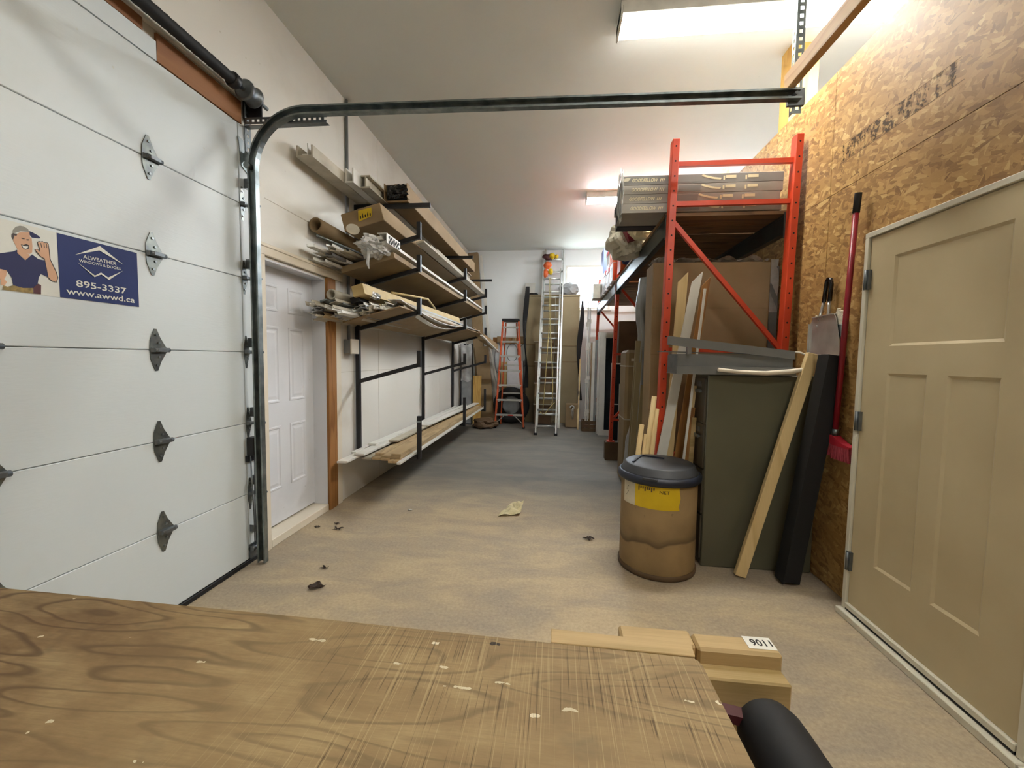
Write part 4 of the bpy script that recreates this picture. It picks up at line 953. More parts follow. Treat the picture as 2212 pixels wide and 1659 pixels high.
m = MB(); m.blob((-.13, 8.66, 3.51), (.06, .045, .06), .4, 2.5, 54, 3); m.blob((-.04, 8.66, 3.50), (.04, .04, .04), .4, 2.5, 55, 3); m.blob((-.16, 8.66, 3.19), (.05, .04, .06), .3, 2.5, 56, 3); obj('yellow_glove', m, 'yellow', cb_)

# ------------------------------------------------------------------ pallet rack
pk = thing('pallet_rack', 'orange-red pallet rack with a boarded shelf along the strand board wall', 'rack', (1.2, 5.6, 0))
def upright(x0, y, zb_, zt, lean, tagn):
    w_, dp = .048, .07
    p = obj('post', MB().bar((x0, y, zb_), (x0 + lean, y, zt), w_, dp, (0, 1, 0), .003), 'red', pk)
    m = MB(); n = int((zt - zb_) / .10)
    for k in range(n):
        f = (k + .5) / n; c = Vector((x0 + lean * f, y - dp / 2 - .0006, zb_ + (zt - zb_) * f))
        m.lathe([(.0065, -.0004), (.0065, .0004)], c, 8, 'Y')
    h = obj('bolt_holes', m, 'redhole', p); h['kind'] = 'stuff'
    obj('base_plate', MB().box(x0 - .05, x0 + .05, y - .06, y + .06, zb_ - .012, zb_, .002), 'red', p)
YF = (3.105, 5.68, 8.22)
for i, y in enumerate(YF):
    zb_ = .262
    upright(.762, y, zb_, 2.93 if i == 0 else 2.93, .048, i); upright(1.578, y, zb_, 2.93, .048, i)
    for z in (2.765, 2.49, 1.45, .55): obj('brace', MB().bar((.80 if z > 2 else .79, y, z), (1.605 if z > 2 else 1.58, y, z), .03, .032), 'red', pk)
    for (xa, za), (xb, zb2) in (((.82, 2.36), (1.575, 1.47)), ((1.57, 1.40), (.80, .58))): obj('brace', MB().bar((xa, y, za), (xb, y, zb2), .03, .028, (0, 1, 0)), 'red', pk)
for a, b in ((YF[0] + .036, YF[1] - .036), (YF[1] + .036, YF[2] - .036)):
    for x in (.803, 1.615):
        m = MB(); s_ = .026 if x < 1 else -.026
        m.box(x - .026, x + .026, a, b, 2.285, 2.405, .003); m.box(x - .026 if x > 1 else x - .026, x + .026, a, b, 2.405, 2.42)
        bb = obj('beam', m, 'beamsteel', pk)
        m = MB()
        for yy in (a, b): m.box(x - .034, x + .034, yy - .004 if yy == b else yy - .002, yy + .002 if yy == b else yy + .004, 2.25, 2.43)
        obj('beam_connector', m, 'beamsteel', bb)
    n = 11; st_ = (b - a - .02) / n
    for k in range(n): obj('deck_board', MB().box(.77, 1.645, a + .01 + k * st_, a + .01 + (k + 1) * st_ - .012, 2.421, 2.445), 'ply', pk)
for i, y in enumerate(YF):
    for x, lab in ((.80, 'aisle side'), (1.55, 'wall side')):
        single('wooden_block', MB().box(x - .115, x + .115, y - .07, y + .07, 0, .249, .004), 'carddark', '%s wooden block under the %s rack frame' % (lab, ('nearest', 'middle', 'farthest')[i]), 'block')

# flooring cartons on the shelf
for k in range(4):
    z0 = 2.452 + .0665 * k; dx = (.0, -.012, .004, .006)[k]; x0, x1 = .455 + dx, 1.565 + dx
    t = thing('flooring_carton', ('lowest', 'second lowest', 'second highest', 'topmost')[k] + ' grey flooring carton of the stack on the rack end', 'box', ((x0 + x1) / 2, 3.28, z0), 'flooring cartons on the pallet rack')
    yf = 3.15
    obj('body', MB().box(x0, x1, yf, yf + .30, z0, z0 + .065, .002), ('greyboxlight', 'greyboxlight', 'greyboxlight', 'greybox')[k], t)
    lettering('lettering', 'GOODFELLOW', (x0 + .065, yf - .0006, z0 + .021), (1, 0, 0), (0, 0, 1), .034, 'bagcream', t, .185, bold=.02, shear=.2)
    m = MB()
    for q in range(3): m.poly([(x0 + .262 + q * .012, yf - .0004, z0 + .021), (x0 + .267 + q * .012, yf - .0004, z0 + .021), (x0 + .274 + q * .012, yf - .0004, z0 + .043), (x0 + .266 + q * .012, yf - .0004, z0 + .04)], (0, -1, 0), .0005)
    for xx in (.72, .87):
        m.box(x0 + xx, x0 + xx + .07, yf - .0009, yf - .0004, z0 + .030, z0 + .050); m.box(x0 + xx - .018, x0 + xx - .006, yf - .0009, yf - .0004, z0 + .018, z0 + .046)
    pts = [(x0 + .56 + .022 * q, z0 + .062 - .0085 * q + .0006 * q * q) for q in range(7)]
    m.poly([(a, yf - .0004, b) for a, b in pts] + [(a - .008, yf - .0004, max(z0 + .004, b - .012)) for a, b in pts[::-1]], (0, -1, 0), .0005)
    obj('print', m, 'bagcream', t)['kind'] = 'stuff'
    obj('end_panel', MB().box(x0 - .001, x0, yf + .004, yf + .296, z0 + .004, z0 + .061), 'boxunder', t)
    obj('side_print', MB().box(x0 + .4, x0 + .55, yf - .0007, yf - .0003, z0 + .012, z0 + .055), 'greybox', t)
m = MB(); m.poly([(.448, 3.148, 2.675), (.50, 3.148, 2.68), (.515, 3.148, 2.70), (.495, 3.148, 2.705), (.448, 3.148, 2.69)], (0, -1, 0), .0012); single('torn_label', m, 'paperwhite', 'torn cream label at the left end of the topmost flooring carton', 'label')
m = MB(); m.blob((.452, 3.2, 2.60), (.018, .08, .15), .5, 3, 71, 3, .6); single('plastic_wrap', m, 'plastic', 'clear film bunched at the left end of the flooring cartons', 'wrap')
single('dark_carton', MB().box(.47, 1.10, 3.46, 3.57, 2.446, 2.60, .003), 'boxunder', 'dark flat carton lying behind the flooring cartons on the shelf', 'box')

# things on the shelf further back
m = MB(); m.blob((.69, 4.15, 2.56), (.19, .26, .19), .35, 2, 81, 4, .25, zmin=2.38); single('plastic_bag', m, 'bagbeige', 'large beige plastic bag bulging over the shelf edge behind the flooring cartons', 'bag')
m = MB(); m.blob((.72, 3.80, 2.53), (.10, .12, .09), .35, 2, 82, 3, .3, zmin=2.447); single('cream_sack', m, 'bagcream', 'cream paper sack between the flooring cartons and the beige bag', 'sack')
single('striped_box', MB().bar((.66, 3.88, 2.45), (.60, 3.88, 2.62), .07, .12, (0, 1, 0)), 'darkstripe', 'dark red box squeezed beside the large beige bag', 'box')
m = MB(); m.blob((1.25, 4.60, 2.56), (.16, .24, .115), .4, 2, 83, 3, .3, zmin=2.447); single('dark_sack', m, 'carddark', 'dark brown sack on the shelf behind the beige bag', 'sack')
for k, (x0, x1, y0, y1, z0, z1, mt, lab) in enumerate((
    (.745, 1.0, 5.1, 5.36, 2.446, 2.75, 'orangebox', 'orange box at the shelf edge before the middle rack frame'),
    (.735, .95, 5.75, 6.05, 2.446, 2.70, 'whitebox', 'white box with orange end just behind the middle rack frame'),
    (.735, .95, 5.75, 6.05, 2.702, 2.93, 'orangebox', 'orange box stacked on the white box behind the middle rack frame'),
    (.735, .98, 6.15, 6.45, 2.446, 2.70, 'whitebox', 'lower white carton with a red lid further along the shelf'),
    (.735, .98, 6.15, 6.45, 2.722, 2.97, 'whitebox', 'upper white carton with a red lid further along the shelf'),
    (.735, .98, 6.55, 6.85, 2.446, 2.74, 'whitebox', 'plain white carton behind the red lidded cartons'),
    (.735, 1.0, 6.95, 7.3, 2.446, 2.72, 'whitebox', 'farthest white carton on the shelf'),
    (.62, .98, 7.35, 7.7, 2.446, 2.70, 'offwhite', 'off-white bin overhanging the far end of the shelf'),
    (.735, 1.0, 6.95, 7.25, 2.722, 3.20, 'bluebox', 'blue box on top of the farthest white carton'))):
    t = thing('shelf_box', lab, 'box', ((x0 + x1) / 2, (y0 + y1) / 2, z0))
    obj('body', MB().box(x0, x1, y0, y1, z0, z1, .004), mt, t)
    if 'red lid' in lab: obj('lid', MB().box(x0 - .006, x1 + .006, y0 - .006, y1 + .006, z1 - .05, z1 + .015, .004), 'redbox', t)
    if 'orange end' in lab: obj('end_panel', MB().box(x0 + .01, x1 - .01, y0 - .002, y0, z0 + .01, z1 - .01), 'orangebox', t)
    if mt == 'whitebox': obj('side_label', MB().box(x0 - .002, x0, y0 + .05, y1 - .05, z0 + .06, z1 - .06), 'greyboxlight', t)
m = MB(); m.blob((.86, 4.92, 2.57), (.13, .12, .12), .3, 2, 84, 3, zmin=2.447); single('navy_bag', m, 'bluebag', 'navy blue cloth bag beside the orange box on the shelf', 'bag')
m = MB(); m.blob((1.38, 4.1, 2.74), (.22, .35, .30), .35, 1.8, 85, 4, .25, zmin=2.447, xmax=1.66); m.blob((1.45, 3.95, 2.98), (.06, .08, .10), .4, 2, 86, 3, .3); single('canvas_sack', m, 'bagcream', 'cream canvas sack heaped on the shelf under the rack top bar', 'sack')
single('blue_tarp', MB().bar((1.10, 4.40, 2.86), (1.18, 4.57, 2.95), .2, .02), 'bluebox', 'folded blue sheet under the cream canvas sack', 'tarp')
single('brown_box', MB().box(1.02, 1.16, 4.35, 4.55, 2.446, 2.86, .004), 'brownwood', 'brown box standing on the shelf left of the cream sack', 'box')
single('shelf_carton', MB().box(1.15, 1.62, 4.6, 5.2, 2.446, 2.85, .005), 'card', 'brown carton at the back of the shelf behind the canvas sack', 'box')

# under the shelf
bx = thing('door_carton', 'very large brown carton standing inside the near end of the pallet rack', 'box', (1.2, 3.42, 0))
obj('body', MB().box(.735, 1.60, 3.32, 3.56, .0, 2.13, .006), 'card', bx)
for z in (1.78, 1.42, .98): obj('crease', MB().box(.737, 1.598, 3.3185, 3.3205, z - .0025, z + .0025), 'card2', bx)
m = MB(); m.sheet(lambda u, v: (.74 + .84 * u, 3.30 + .28 * v, 2.137 + .028 * abs(math.sin(13 * u + 5 * v)) + .012 * math.sin(31 * u)), 40, 6, False); obj('top_film', m, 'plastic', bx)
gp = thing('grey_carton', 'film-wrapped grey carton between the large brown carton and the wall', 'box', (1.64, 3.5, 0))
obj('body', MB().box(1.606, 1.672, 3.34, 3.70, 0, 2.10, .006), 'greyplastic', gp); m = MB(); m.sheet(lambda u, v: (1.602 + .06 * u, 3.335 - .01 * math.sin(9 * v + 3 * u), 1.75 + .4 * v), 6, 10, False); obj('film', m, 'plastic', gp)
wr_ = thing('wrapped_bundle', 'grey film-wrapped bundle hanging at the left of the large brown carton', 'bundle', (.80, 4.0, 0))
def wrapf(u, v):
    a = 2 * PI * u; z = .02 + 2.12 * v
    r = .085 + .035 * math.sin(6 * v + 1) + .02 * noise.noise((math.cos(a) * 2, math.sin(a) * 2, z * 5)) + .012 * math.sin(a * 5 + 4 * z)
    r *= (1 - .55 * max(0, (v - .86) / .14))
    return (.815 + r * math.cos(a) - .02 * math.sin(3 * z), 4.0 + 1.6 * r * math.sin(a), z)
m = MB(); m.sheet(wrapf, 28, 60); obj('film', m, 'plasticgrey', wr_)
obj('core', MB().box(.79, .85, 3.93, 4.07, 0, 2.1, .004), 'beige', wr_)
for k, (x, y, z1) in enumerate(((.70, 3.72, 1.35), (.735, 3.66, 1.15), (.715, 3.85, 1.55))):
    single('grey_lath', MB().bar((x - .03, y, 0), (x + .035, y + .05, z1), .045, .02, (0, 1, 0)), 'beige', ('middle-height', 'shortest', 'tallest')[k] + ' dull beige lath leaning before the wrapped bundle', 'board', 'laths before the wrapped bundle')
lc2 = thing('tall_carton', 'tall narrow brown carton with rounded top behind the wrapped bundle', 'box', (.80, 4.65, 0))
obj('body', MB().box(.745, .97, 4.5, 4.9, 0, 1.48, .03), 'card2', lc2); 
for z in (1.30, .72): obj('strap', MB().box(.743, .972, 4.498, 4.902, z, z + .012), 'offwhite', lc2)
obj('label', MB().box(.80, .83, 4.4985, 4.50, 1.36, 1.39), 'paperwhite', lc2)
for k, (x0, x1, y0, y1, z1, mt, lab) in enumerate(((1.02, 1.55, 4.2, 5.3, 1.2, 'carddark', 'dark brown carton deep under the shelf'), (.98, 1.5, 6.0, 6.5, 1.0, 'greyboxlight', 'grey-white carton under the shelf behind the middle rack frame'), (.95, 1.45, 5.95, 6.55, .5, 'carddark', None), (1.0, 1.6, 6.8, 7.3, 2.0, 'carddark', 'dark tall carton under the shelf near the window frames'))):
    if lab is None: continue
    single('under_carton', MB().box(x0, x1, y0, y1, 0, z1, .006), mt, lab, 'box')
def sash(x0, x1, y, z0, z1, fw_, label, mt='white', bars=0):
    t = thing('window_sash', label, 'window', ((x0 + x1) / 2, y, z0))
    m = MB(); m.box(x0, x0 + fw_, y, y + .08, z0, z1); m.box(x1 - fw_, x1, y, y + .08, z0, z1); m.box(x0 + fw_, x1 - fw_, y, y + .08, z0, z0 + fw_); m.box(x0 + fw_, x1 - fw_, y, y + .08, z1 - fw_, z1); obj('frame', m, mt, t)
    obj('pane', MB().box(x0 + fw_, x1 - fw_, y + .03, y + .036, z0 + fw_, z1 - fw_), 'darkglass', t)
    for k in range(bars): obj('muntin', MB().box(x0 + fw_, x1 - fw_, y + .022, y + .03, z0 + (z1 - z0) * (k + 1) / (bars + 1) - .008, z0 + (z1 - z0) * (k + 1) / (bars + 1) + .008), mt, t)
sash(.775, 1.55, 7.46, .0, 1.86, .10, 'large white window unit standing under the far end of the pallet rack', bars=0)
sash(.755, .85, 7.60, .0, 1.88, .03, 'narrow white window unit behind the large white one', bars=0)
sash(.88, 1.45, 6.64, .0, 1.32, .02, 'small white muntin window leaning under the shelf before the white unit', bars=1)

# leaning boards and dowels by the near rack post
def lean(name, mt, p0, p1, wd, th, label, cat='board', cut=0, group=None, up=(0, 1, 0)):
    return single(name, MB().bar(p0, p1, wd, th, up), mt, label, cat, group)
def angled_board(mt, xa, xb, wd, y0, y1, z1, rise, label, th=.014):
    m = MB(); h = wd / 2
    m.poly([(xa - h, y0, 0), (xa + h, y0, 0), (xb + h, y1, z1 + rise), (xb - h, y1, z1)], (0, 1, 0), th)
    single('leaning_board', m, mt, label, 'board')
angled_board('pine', .800, .885, .068, 3.050, 3.052, 1.93, .07, 'pale pine board leaning left of the white board at the rack')
angled_board('white', .672, .977, .072, 3.033, 3.035, 1.925, .075, 'long white board leaning at the near rack post with an angled top')
angled_board('brownwood', .812, 1.035, .055, 3.020, 3.022, 1.90, .06, 'brown wood board leaning right of the long white board')
for k, (xa, xb, z1, mt, lab) in enumerate(((.845, .952, 1.20, 'pine', 'short pale batten'), (.88, .945, 1.05, 'brownwood', 'short brown batten'), (.915, .955, .98, 'benchoff', 'short rough batten'), (.835, .99, 1.86, 'white', 'thin white lath'))):
    single('batten', MB().bar((xa, 2.92 - .005 * k, 0), (xb, 2.93 - .005 * k, z1), .03 if k < 3 else .014, .012, (0, 1, 0)), mt, lab + ' standing between the filing cabinet and the rack post', 'board')
for k, (xa, xb, z1, r) in enumerate(((.60, .715, 1.11, .018), (.655, .735, 1.02, .017), (.545, .632, .90, .018), (.60, .662, .83, .014))):
    single('dowel', MB().tube([(xa, 3.04, 0), (xb, 3.05, z1)], r, 10), 'pine', ('tallest', 'second tallest', 'third tallest', 'shortest')[k] + ' of the round dowels behind the drum', 'dowel')

# ------------------------------------------------------------------ filing cabinet and what lies on it
fc = thing('filing_cabinet', 'olive metal filing cabinet standing sideways beside the drum', 'cabinet', (1.32, 2.9, 0))
obj('body', MB().box(.985, 1.672, 2.77, 3.015, .0, 1.283, .006), 'olive', fc)
for k in range(4):
    z0 = .05 + .305 * k; dr = obj('drawer', MB().box(.972, .986, 2.78, 3.005, z0, z0 + .295, .003), 'olivedark', fc)
    m = MB(); m.box(.962, .972, 2.84, 2.95, z0 + .20, z0 + .212); m.box(.955, .963, 2.84, 2.95, z0 + .195, z0 + .217); obj('handle', m, 'galv', dr)
    obj('label_holder', MB().box(.969, .972, 2.85, 2.94, z0 + .235, z0 + .27), 'galvdark', dr)
tr = thing('metal_tray', 'grey folded metal channel tray lying on the filing cabinet', 'tray', (1.12, 2.85, 1.285))
m = MB(); m.box(.775, 1.50, 2.74, 2.98, 1.285, 1.290); m.box(.775, 1.50, 2.738, 2.742, 1.285, 1.335); m.box(.785, 1.50, 2.78, 2.784, 1.335, 1.415); m.box(.785, 1.50, 2.742, 2.784, 1.333, 1.337); m.box(.785, 1.50, 2.976, 2.98, 1.29, 1.42)
obj('folded_sheet', m, 'greysheet', tr)
obj('end_cap', MB().box(.778, .784, 2.744, 2.976, 1.29, 1.412), 'galvdark', tr)
sf = MB(); sf.hexa([(.72, 2.742, 1.475), (1.49, 2.742, 1.388), (1.49, 2.772, 1.388), (.72, 2.772, 1.475), (.72, 2.742, 1.53), (1.49, 2.742, 1.44), (1.49, 2.772, 1.44), (.72, 2.772, 1.53)])
single('metal_channel', sf, 'greysheet', 'straight grey metal channel tilted on top of the tray', 'channel')
single('metal_rods', MB().bar((.665, 2.80, 1.43), (1.3, 2.80, 1.42), .012, .006), 'galvdark', 'thin dark rod poking out left under the tilted channel', 'rod')
single('support_block', MB().box(.84, .865, 2.745, 2.777, 1.416, 1.464), 'greysheet', 'small grey spacer between the tray and the tilted channel', 'spacer')
m = MB(); m.tube([(1.02, 2.71, 1.318), (1.15, 2.70, 1.305), (1.30, 2.70, 1.300), (1.45, 2.71, 1.312), (1.55, 2.715, 1.33), (1.585, 2.73, 1.37), (1.575, 2.75, 1.41), (1.53, 2.76, 1.432), (1.495, 2.765, 1.435)], .008, 8, rr=[.012, .012, .014, .016, .013, .008, .006, .006, .006]); single('vinyl_tubing', m, 'whitetrim', 'pale vinyl cord looping off the right end of the tray', 'cord')

# drum with lid
dr = thing('fibre_drum', 'brown stained fibre drum with a charcoal lid and yellow label', 'drum', (.695, 2.77, 0))
DC = (.695, 2.77, 0); RD = .240
obj('body', MB().lathe([(RD - .003, .02), (RD, .03), (RD, .615), (RD - .004, .62)], DC, 56), 'drum', dr)
obj('bottom_band', MB().lathe([(RD - .006, 0), (RD + .006, .004), (RD + .008, .02), (RD + .006, .034), (RD - .002, .036)], DC, 56), 'carddark', dr)
ld = obj('lid', MB().lathe([(.246, .645), (.237, .652), (.220, .692), (.210, .698), (.12, .706), (.02, .710)], DC, 56), 'lid', dr)
obj('lid_rim', MB().lathe([(RD + .004, .60), (RD + .018, .598), (RD + .024, .61), (RD + .024, .632), (RD + .014, .644), (.244, .648), (.241, .64)], DC, 56), 'lidrim', ld)
m = MB()
def onlid(r, a, h): return (DC[0] + r * math.cos(a), DC[1] + r * math.sin(a), h)
m.bar(onlid(.19, 3.45, .704), onlid(.15, 2.2, .708), .012, .010); m.bar(onlid(.15, 2.2, .708), onlid(.05, .7, .714), .012, .010); obj('lid_ridge', m, 'lidrim', ld)
m = MB(); m.bar(onlid(.256, 4.1, .64), onlid(.256, 4.45, .64), .03, .012); obj('lid_tab', m, 'lid', ld)
def wrap_label(a0, a1, z0, z1, mt, nm, jag=False, r=RD + .0012):
    m = MB()
    def f(u, v):
        a = a0 + (a1 - a0) * u; e = (.018 * math.sin(9 * v) if jag and u > .99 else 0)
        return (DC[0] + r * math.cos(a - e), DC[1] + r * math.sin(a - e), z0 + (z1 - z0) * v)
    m.sheet(f, 14, 8); return obj(nm, m, mt, dr)
wrap_label(3.86, 5.02, .452, .598, 'yellow', 'label', True); wrap_label(3.42, 3.86, .45, .598, 'paperwhite', 'label')
def drumbend(a0): return lambda a, c: Vector((DC[0] + (RD + .0022) * math.cos(a0 + a / RD), DC[1] + (RD + .0022) * math.sin(a0 + a / RD), .553 + c))
lettering('lettering', 'NET', (0, 0, 0), (1, 0, 0), (0, 0, 1), .030, 'ink', dr, .06, bend=drumbend(4.50))
m = MB()
for i in range(8):
    a = 3.98 + .055 * i
    c = (DC[0] + (RD + .0018) * math.cos(a), DC[1] + (RD + .0018) * math.sin(a)); m.box(c[0] - .004, c[0] + .004, c[1] - .001, c[1] + .001, .57 - .012 * (i % 3 == 0), .586)
obj('label_print', m, 'carddark', dr)['kind'] = 'stuff'
m = MB()
for i in range(6):
    a = 3.55 + .03 * (i % 3); c = (DC[0] + (RD + .0018) * math.cos(a), DC[1] + (RD + .0018) * math.sin(a)); m.box(c[0] - .001, c[0] + .001, c[1] - .008, c[1] + .008, .50 + .012 * i, .503 + .012 * i)
obj('label_print', m, 'ink', dr)['kind'] = 'stuff'

# leaning timber, black channel, dustpan, broom
single('timber_stud', MB().bar((1.185, 2.655, .012), (1.575, 2.715, 1.425), .066, .036, (0, 1, -.15), .003), 'pine', 'pale knotty stud leaning across the filing cabinet', 'timber')
m = MB(); p0, p1 = Vector((1.455, 2.62, .02)), Vector((1.625, 2.60, 1.415))
m.bar(p0, p1, .10, .075, (0, 1, 0), .003); m.bar(p0 + Vector((-.05, .0, 0)), p1 + Vector((-.05, .0, 0)), .01, .10, (0, 1, 0))
single('black_downspout', m, 'blackmatte', 'matte black square downspout leaning beside the knotty stud', 'pipe')
dp = thing('dustpan', 'steel dustpan with a black handle hanging on the strand board', 'dustpan', (1.64, 2.72, 1.41))
X = 1.640
m = MB(); m.poly([(X, 2.865, 1.412), (X, 2.575, 1.405), (X, 2.585, 1.50), (X, 2.625, 1.635), (X, 2.645, 1.665), (X, 2.84, 1.655), (X, 2.868, 1.62)], (1, 0, 0), .004)
m.bar((X + .002, 2.868, 1.42), (X + .002, 2.868, 1.62), .03, .003, (0, 1, 0)); m.bar((X + .004, 2.645, 1.663), (X + .004, 2.84, 1.657), .03, .006)
obj('pan', m, 'steelpan', dp)
m = MB(); 
for (a, b) in ((2.79, 1.64), (2.745, 1.65), (2.80, 1.60)): m.lathe([(.008, -.006), (.008, 0)], (X, a, b), 8, 'X')
obj('rivet', m, 'steelpan', dp)
m = MB()
for y in (2.765, 2.715): m.tube([(X + .005, y + (.02 if y > 2.74 else -.012), 1.655), (X + .005, y - .012, 1.745)], .009, 8)
obj('handle_wire', m, 'steelpan', dp)
m = MB(); pts = [(2.752, 1.745), (2.742, 1.82), (2.735, 1.865), (2.722, 1.882), (2.70, 1.876), (2.692, 1.845), (2.70, 1.745)]
m.tube([(X + .005, a, b) for a, b in pts], .0125, 10); obj('handle', m, 'blackgloss', dp)
br = thing('hand_brush', 'cream bristled hand brush hanging behind the steel dustpan', 'brush', (1.66, 2.62, 1.6))
m = MB()
for k in range(14):
    a = -.35 + .115 * k; c = Vector((1.664, 2.692, 1.575)); d = Vector((0, -math.cos(a), math.sin(a)))
    m.bar(c + d * .03, c + d * (.122 + .008 * (k % 2)), .007, .010, (1, 0, 0), 0, .012, .016)
for k in range(5):
    a = 2.2 + .12 * k; c = Vector((1.664, 2.80, 1.60)); d = Vector((0, -math.cos(a), math.sin(a))); m.bar(c + d * .02, c + d * .09, .007, .010, (1, 0, 0))
bo = obj('bristles', m, 'bristlewhite', br); bo['kind'] = 'stuff'
obj('block', MB().box(1.650, 1.676, 2.585, 2.83, 1.52, 1.60, .006), 'galv', br)
bm2 = thing('broom', 'red broom with black grip hanging head down on the strand board', 'broom', (1.62, 2.52, .8))
X = 1.632
obj('handle', MB().tube([(X, 2.500, 2.22), (X, 2.556, .98)], .0145, 12), 'broomred', bm2)
obj('grip', MB().tube([(X, 2.491, 2.305), (X, 2.492, 2.30), (X, 2.500, 2.20)], .0175, 10), 'blackmatte', bm2)
obj('ferrule', MB().tube([(X, 2.556, .985), (X, 2.558, .945)], .016, 12), 'galv', bm2)
m = MB(); m.poly([(X - .022, 2.612, .915), (X - .022, 2.575, .948), (X - .022, 2.54, .945), (X - .022, 2.47, .915), (X - .022, 2.405, .905), (X - .022, 2.405, .893), (X - .022, 2.55, .893)], (1, 0, 0), .044); obj('head', m, 'broomhead', bm2)
m = MB(); rnd = random.Random(4)
for i in range(16):
    for j_ in range(4):
        y = 2.415 + .0098 * i; x = X - .018 + .012 * j_; m.bar((x, y, .895), (x + rnd.uniform(-.004, .004), y - .010 + .002 * i + rnd.uniform(-.004, .004), .815 + .012 * (i > 12)), .007, .007, (1, 0, 0))
bo = obj('bristles', m, 'bristlered', bm2); bo['kind'] = 'stuff'

# ------------------------------------------------------------------ prehung door leaning on the partition
def prehung(y0, y1, ztop, label, seen=True):
    t = thing('entry_door', label, 'door', (1.62, (y0 + y1) / 2, 0))
    X0, X1 = 1.588, 1.678
    for a, b in ((y0, y0 + .026), (y1 - .026, y1)): obj('jamb', MB().box(X0, X1, a, b, .035, ztop, .002), 'frameprimer', t)
    obj('head_jamb', MB().box(X0, X1, y0, y1, ztop, ztop + .026, .002), 'frameprimer', t)
    s0, s1, zb_, zt_ = y0 + .03, y1 - .03, .075, ztop - .004
    # slab face with three recessed panels, one wide above two tall
    XF = 1.600; sl_ = obj('slab', MB().box(XF + .008, XF + .05, s0, s1, zb_, zt_), 'beigedoor', t)
    wd = s1 - s0; pu = (s0 + .155, s1 - .155)
    cells = [(pu[0], pu[1], 1.455, 1.888), (pu[0], pu[0] + .205, .35, 1.323), (pu[1] - .215, pu[1], .35, 1.323)]
    ys = sorted({s0, s1} | {c[0] for c in cells} | {c[1] for c in cells}); zs = sorted({zb_, zt_} | {c[2] for c in cells} | {c[3] for c in cells})
    m = MB()
    for ya, yb in zip(ys, ys[1:]):
        for za, zb2 in zip(zs, zs[1:]):
            cy, cz = (ya + yb) / 2, (za + zb2) / 2
            if not any(c[0] < cy < c[1] and c[2] < cz < c[3] for c in cells): m.box(XF, XF + .008, ya, yb, za, zb2)
    bmesh.ops.remove_doubles(m.bm, verts=m.bm.verts[:], dist=1e-5)
    obj('stile_and_rail', m, 'beigedoor', sl_)
    for c in cells:
        m = MB(); i = .012
        A = [(XF, c[0], c[2]), (XF, c[1], c[2]), (XF, c[1], c[3]), (XF, c[0], c[3])]; B = [(XF + .0075, c[0] + i, c[2] + i), (XF + .0075, c[1] - i, c[2] + i), (XF + .0075, c[1] - i, c[3] - i), (XF + .0075, c[0] + i, c[3] - i)]
        va = [m.bm.verts.new(p) for p in A]; vb = [m.bm.verts.new(p) for p in B]
        for k in range(4): m.bm.faces.new((va[k], va[(k + 1) % 4], vb[(k + 1) % 4], vb[k]))
        m.bm.faces.new(vb); obj('panel', m, 'beigedoor', sl_)
    m = MB(); m.box(1.560, X1, y0 - .005, y1 + .005, .0, .034, .003); obj('sill', m, 'frameprimer', t)
    m = MB(); m.box(1.584, 1.61, y0 + .028, y1 - .028, .046, .074, .003); obj('door_sweep', m, 'frameprimer', t); obj('sweep_gap', MB().box(1.588, 1.66, y0 + .03, y1 - .03, .035, .046), 'blackmatte', t)
    for z in (1.80, 1.065, .305):
        m = MB(); m.tube([(1.583, y1 - .028, z - .05), (1.583, y1 - .028, z + .05)], .008, 8); m.box(1.5845, 1.60, y1 - .045, y1 - .012, z - .05, z + .05); obj('hinge', m, 'galvdark', t)
prehung(1.468, 2.352, 2.015, 'beige three-panel entry door in a white frame leaning on the strand board')
prehung(.56, 1.455, 2.015, 'second beige entry door mostly cut off at the right edge')

# ------------------------------------------------------------------ floor litter
m = MB(); m.sheet(lambda u, v: (-.36 + .17 * (u - .5) * (1.1 - .5 * v) + .05 * (v - .5), 3.62 + .34 * (v - .5) + .05 * (u - .5), .004 + .016 * abs(math.sin(5 * u + 6 * v)) + .006 * math.sin(13 * u * v)), 10, 10, False); single('paper_scrap', m, 'paperscrap', 'crumpled cream paper scrap on the concrete floor', 'paper')
single('white_chip', MB().blob((-1.28, 3.46, .006), (.02, .012, .006), .4, 3, 1, 2), 'white', 'small white chip on the floor near the lumber rack', 'chip')
for k, (x, y, s, lab) in enumerate(((-1.38, 2.2, 1.5, 'largest dry leaf on the floor near the overhead door'), (-1.46, 2.41, .8, 'small dry leaf behind the largest one'), (-1.69, 2.98, 1.1, 'dry leaf near the walk door sill'), (-1.76, 3.08, .7, 'dark crumb by the walk door threshold'), (.27, 3.08, 1.3, 'dark curled leaf on the open floor left of the drum'), (-1.88, 3.0, .8, 'dark crumb close under the walk door'))):
    m = MB(); m.sheet(lambda u, v: (x + .05 * s * (u - .5) * (1 + .5 * math.sin(7 * v + k)), y + .035 * s * (v - .5) * (1 + .6 * math.sin(6 * u + k)), .003 + .012 * s * abs(math.sin(4 * u + 3 * v + k))), 5, 5, False); single('dry_leaf', m, 'leaf', lab, 'leaf')

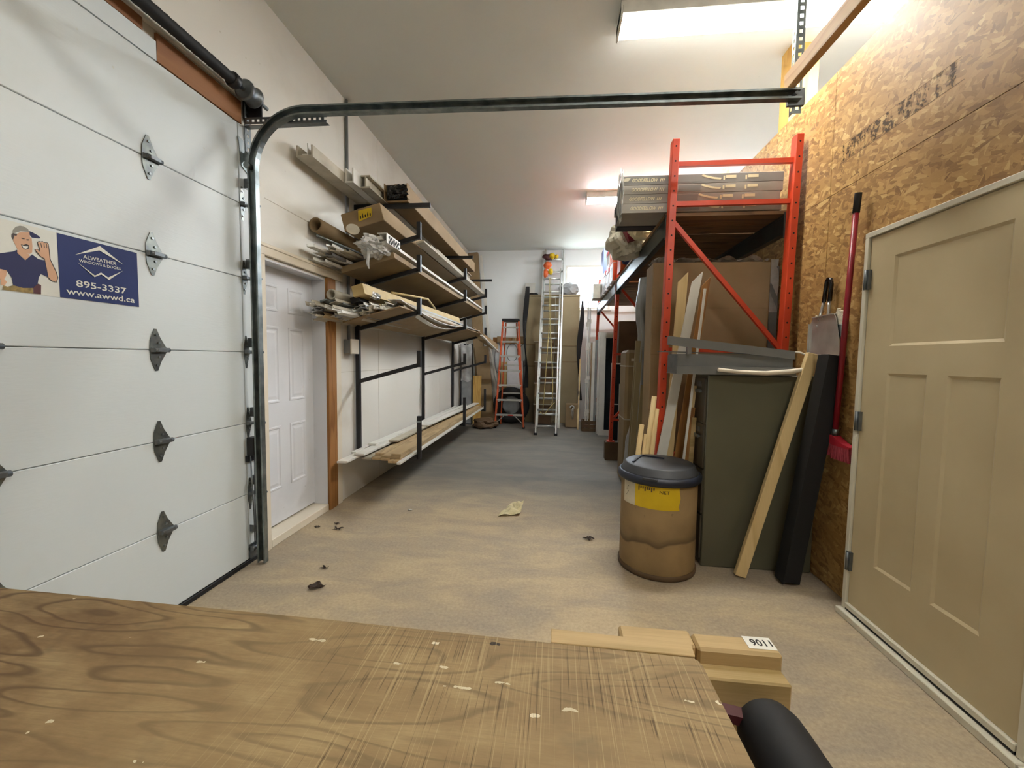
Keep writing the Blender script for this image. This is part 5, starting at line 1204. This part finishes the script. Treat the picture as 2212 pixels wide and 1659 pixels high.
# ------------------------------------------------------------------ workbench in the foreground
wb = thing('workbench', 'weathered timber workbench with a scarred plank top in the foreground', 'bench', (-.5, .45, 0))
BZ = .90
m = MB()
def plank(u, v): return None
prof = [(-1.75, .28)] ; pts = [(-1.75, .0), (.225, .0)]
m.poly([(-1.75, .34, BZ - .042), (.2415, .34, BZ - .042), (.2385, .47, BZ - .042), (.2355, .636, BZ - .042), (.228, .638, BZ - .042), (.228, .6485, BZ - .042), (.0, .652, BZ - .042), (-.41, .662, BZ - .042), (-1.1, .672, BZ - .042), (-1.75, .68, BZ - .042)], (0, 0, 1), .042)
bmesh.ops.bevel(m.bm, geom=[e for e in m.bm.edges if all(abs(v.co.z - BZ) < 1e-4 for v in e.verts)], offset=.003, segments=2, affect='EDGES')
obj('top_plank', m, 'bench', wb)
obj('top_plank', MB().box(-1.75, .242, .03, .337, BZ - .042, BZ, .003), 'bench', wb)
obj('top_plank', MB().box(-1.75, .242, -.28, .027, BZ - .042, BZ, .003), 'bench', wb)
obj('edge_strip', MB().hexa([(.0, .6525, BZ - .03), (.229, .649, BZ - .03), (.232, .678, BZ - .03), (.0, .688, BZ - .03), (.0, .6525, BZ + .001), (.229, .649, BZ + .001), (.232, .678, BZ + .001), (.0, .688, BZ + .001)], .001), 'benchoff', wb)
obj('frame_timber', MB().box(.128, .2575, .727, .772, .74, .863, .004), 'benchoff', wb)
ft = obj('frame_timber', MB().box(.2605, .404, .727, .771, .775, .860, .005), 'benchoff', wb)
obj('end_tag', MB().box(.352, .400, .738, .7705, .8602, .8608), 'signwhite', ft)
lettering('lettering', '1106', (.397, .7625, .8608), (-1, 0, 0), (0, -1, 0), .024, 'ink', ft, .036, bold=.02, depth=.0003)
obj('apron', MB().box(-1.7, .40, .690, .726, .74, .835, .003), 'benchoff', wb)
obj('apron', MB().box(-1.7, .20, -.26, -.22, .74, .856, .003), 'benchoff', wb)
for x in (-1.62, .10):
    for y in (-.22, .60): obj('leg', MB().box(x, x + .085, y, y + .085, 0, .857, .003), 'benchoff', wb)
    obj('cross_rail', MB().box(x, x + .085, -.22, .69, .765, .855, .003), 'benchoff', wb)
fr_ = thing('foam_roller', 'matte black padded roller on a dark red bracket at the bench end', 'roller', (.335, .5, .8))
prf = [(.012, .668), (.03, .662), (.043, .648), (.049, .628), (.05, .60), (.05, .0), (.045, -.02), (.01, -.025)]
obj('pad', MB().lathe(prf, (.338, 0, .80), 40, 'Y'), 'blackmatte', fr_)
m = MB(); m.bar((.20, .635, .835), (.335, .64, .81), .022, .014); m.box(.185, .245, .60, .68, .83, .858); obj('bracket', m, 'maroon', fr_)
obj('bracket', MB().bar((.20, .10, .80), (.335, .10, .80), .022, .014), 'maroon', fr_)
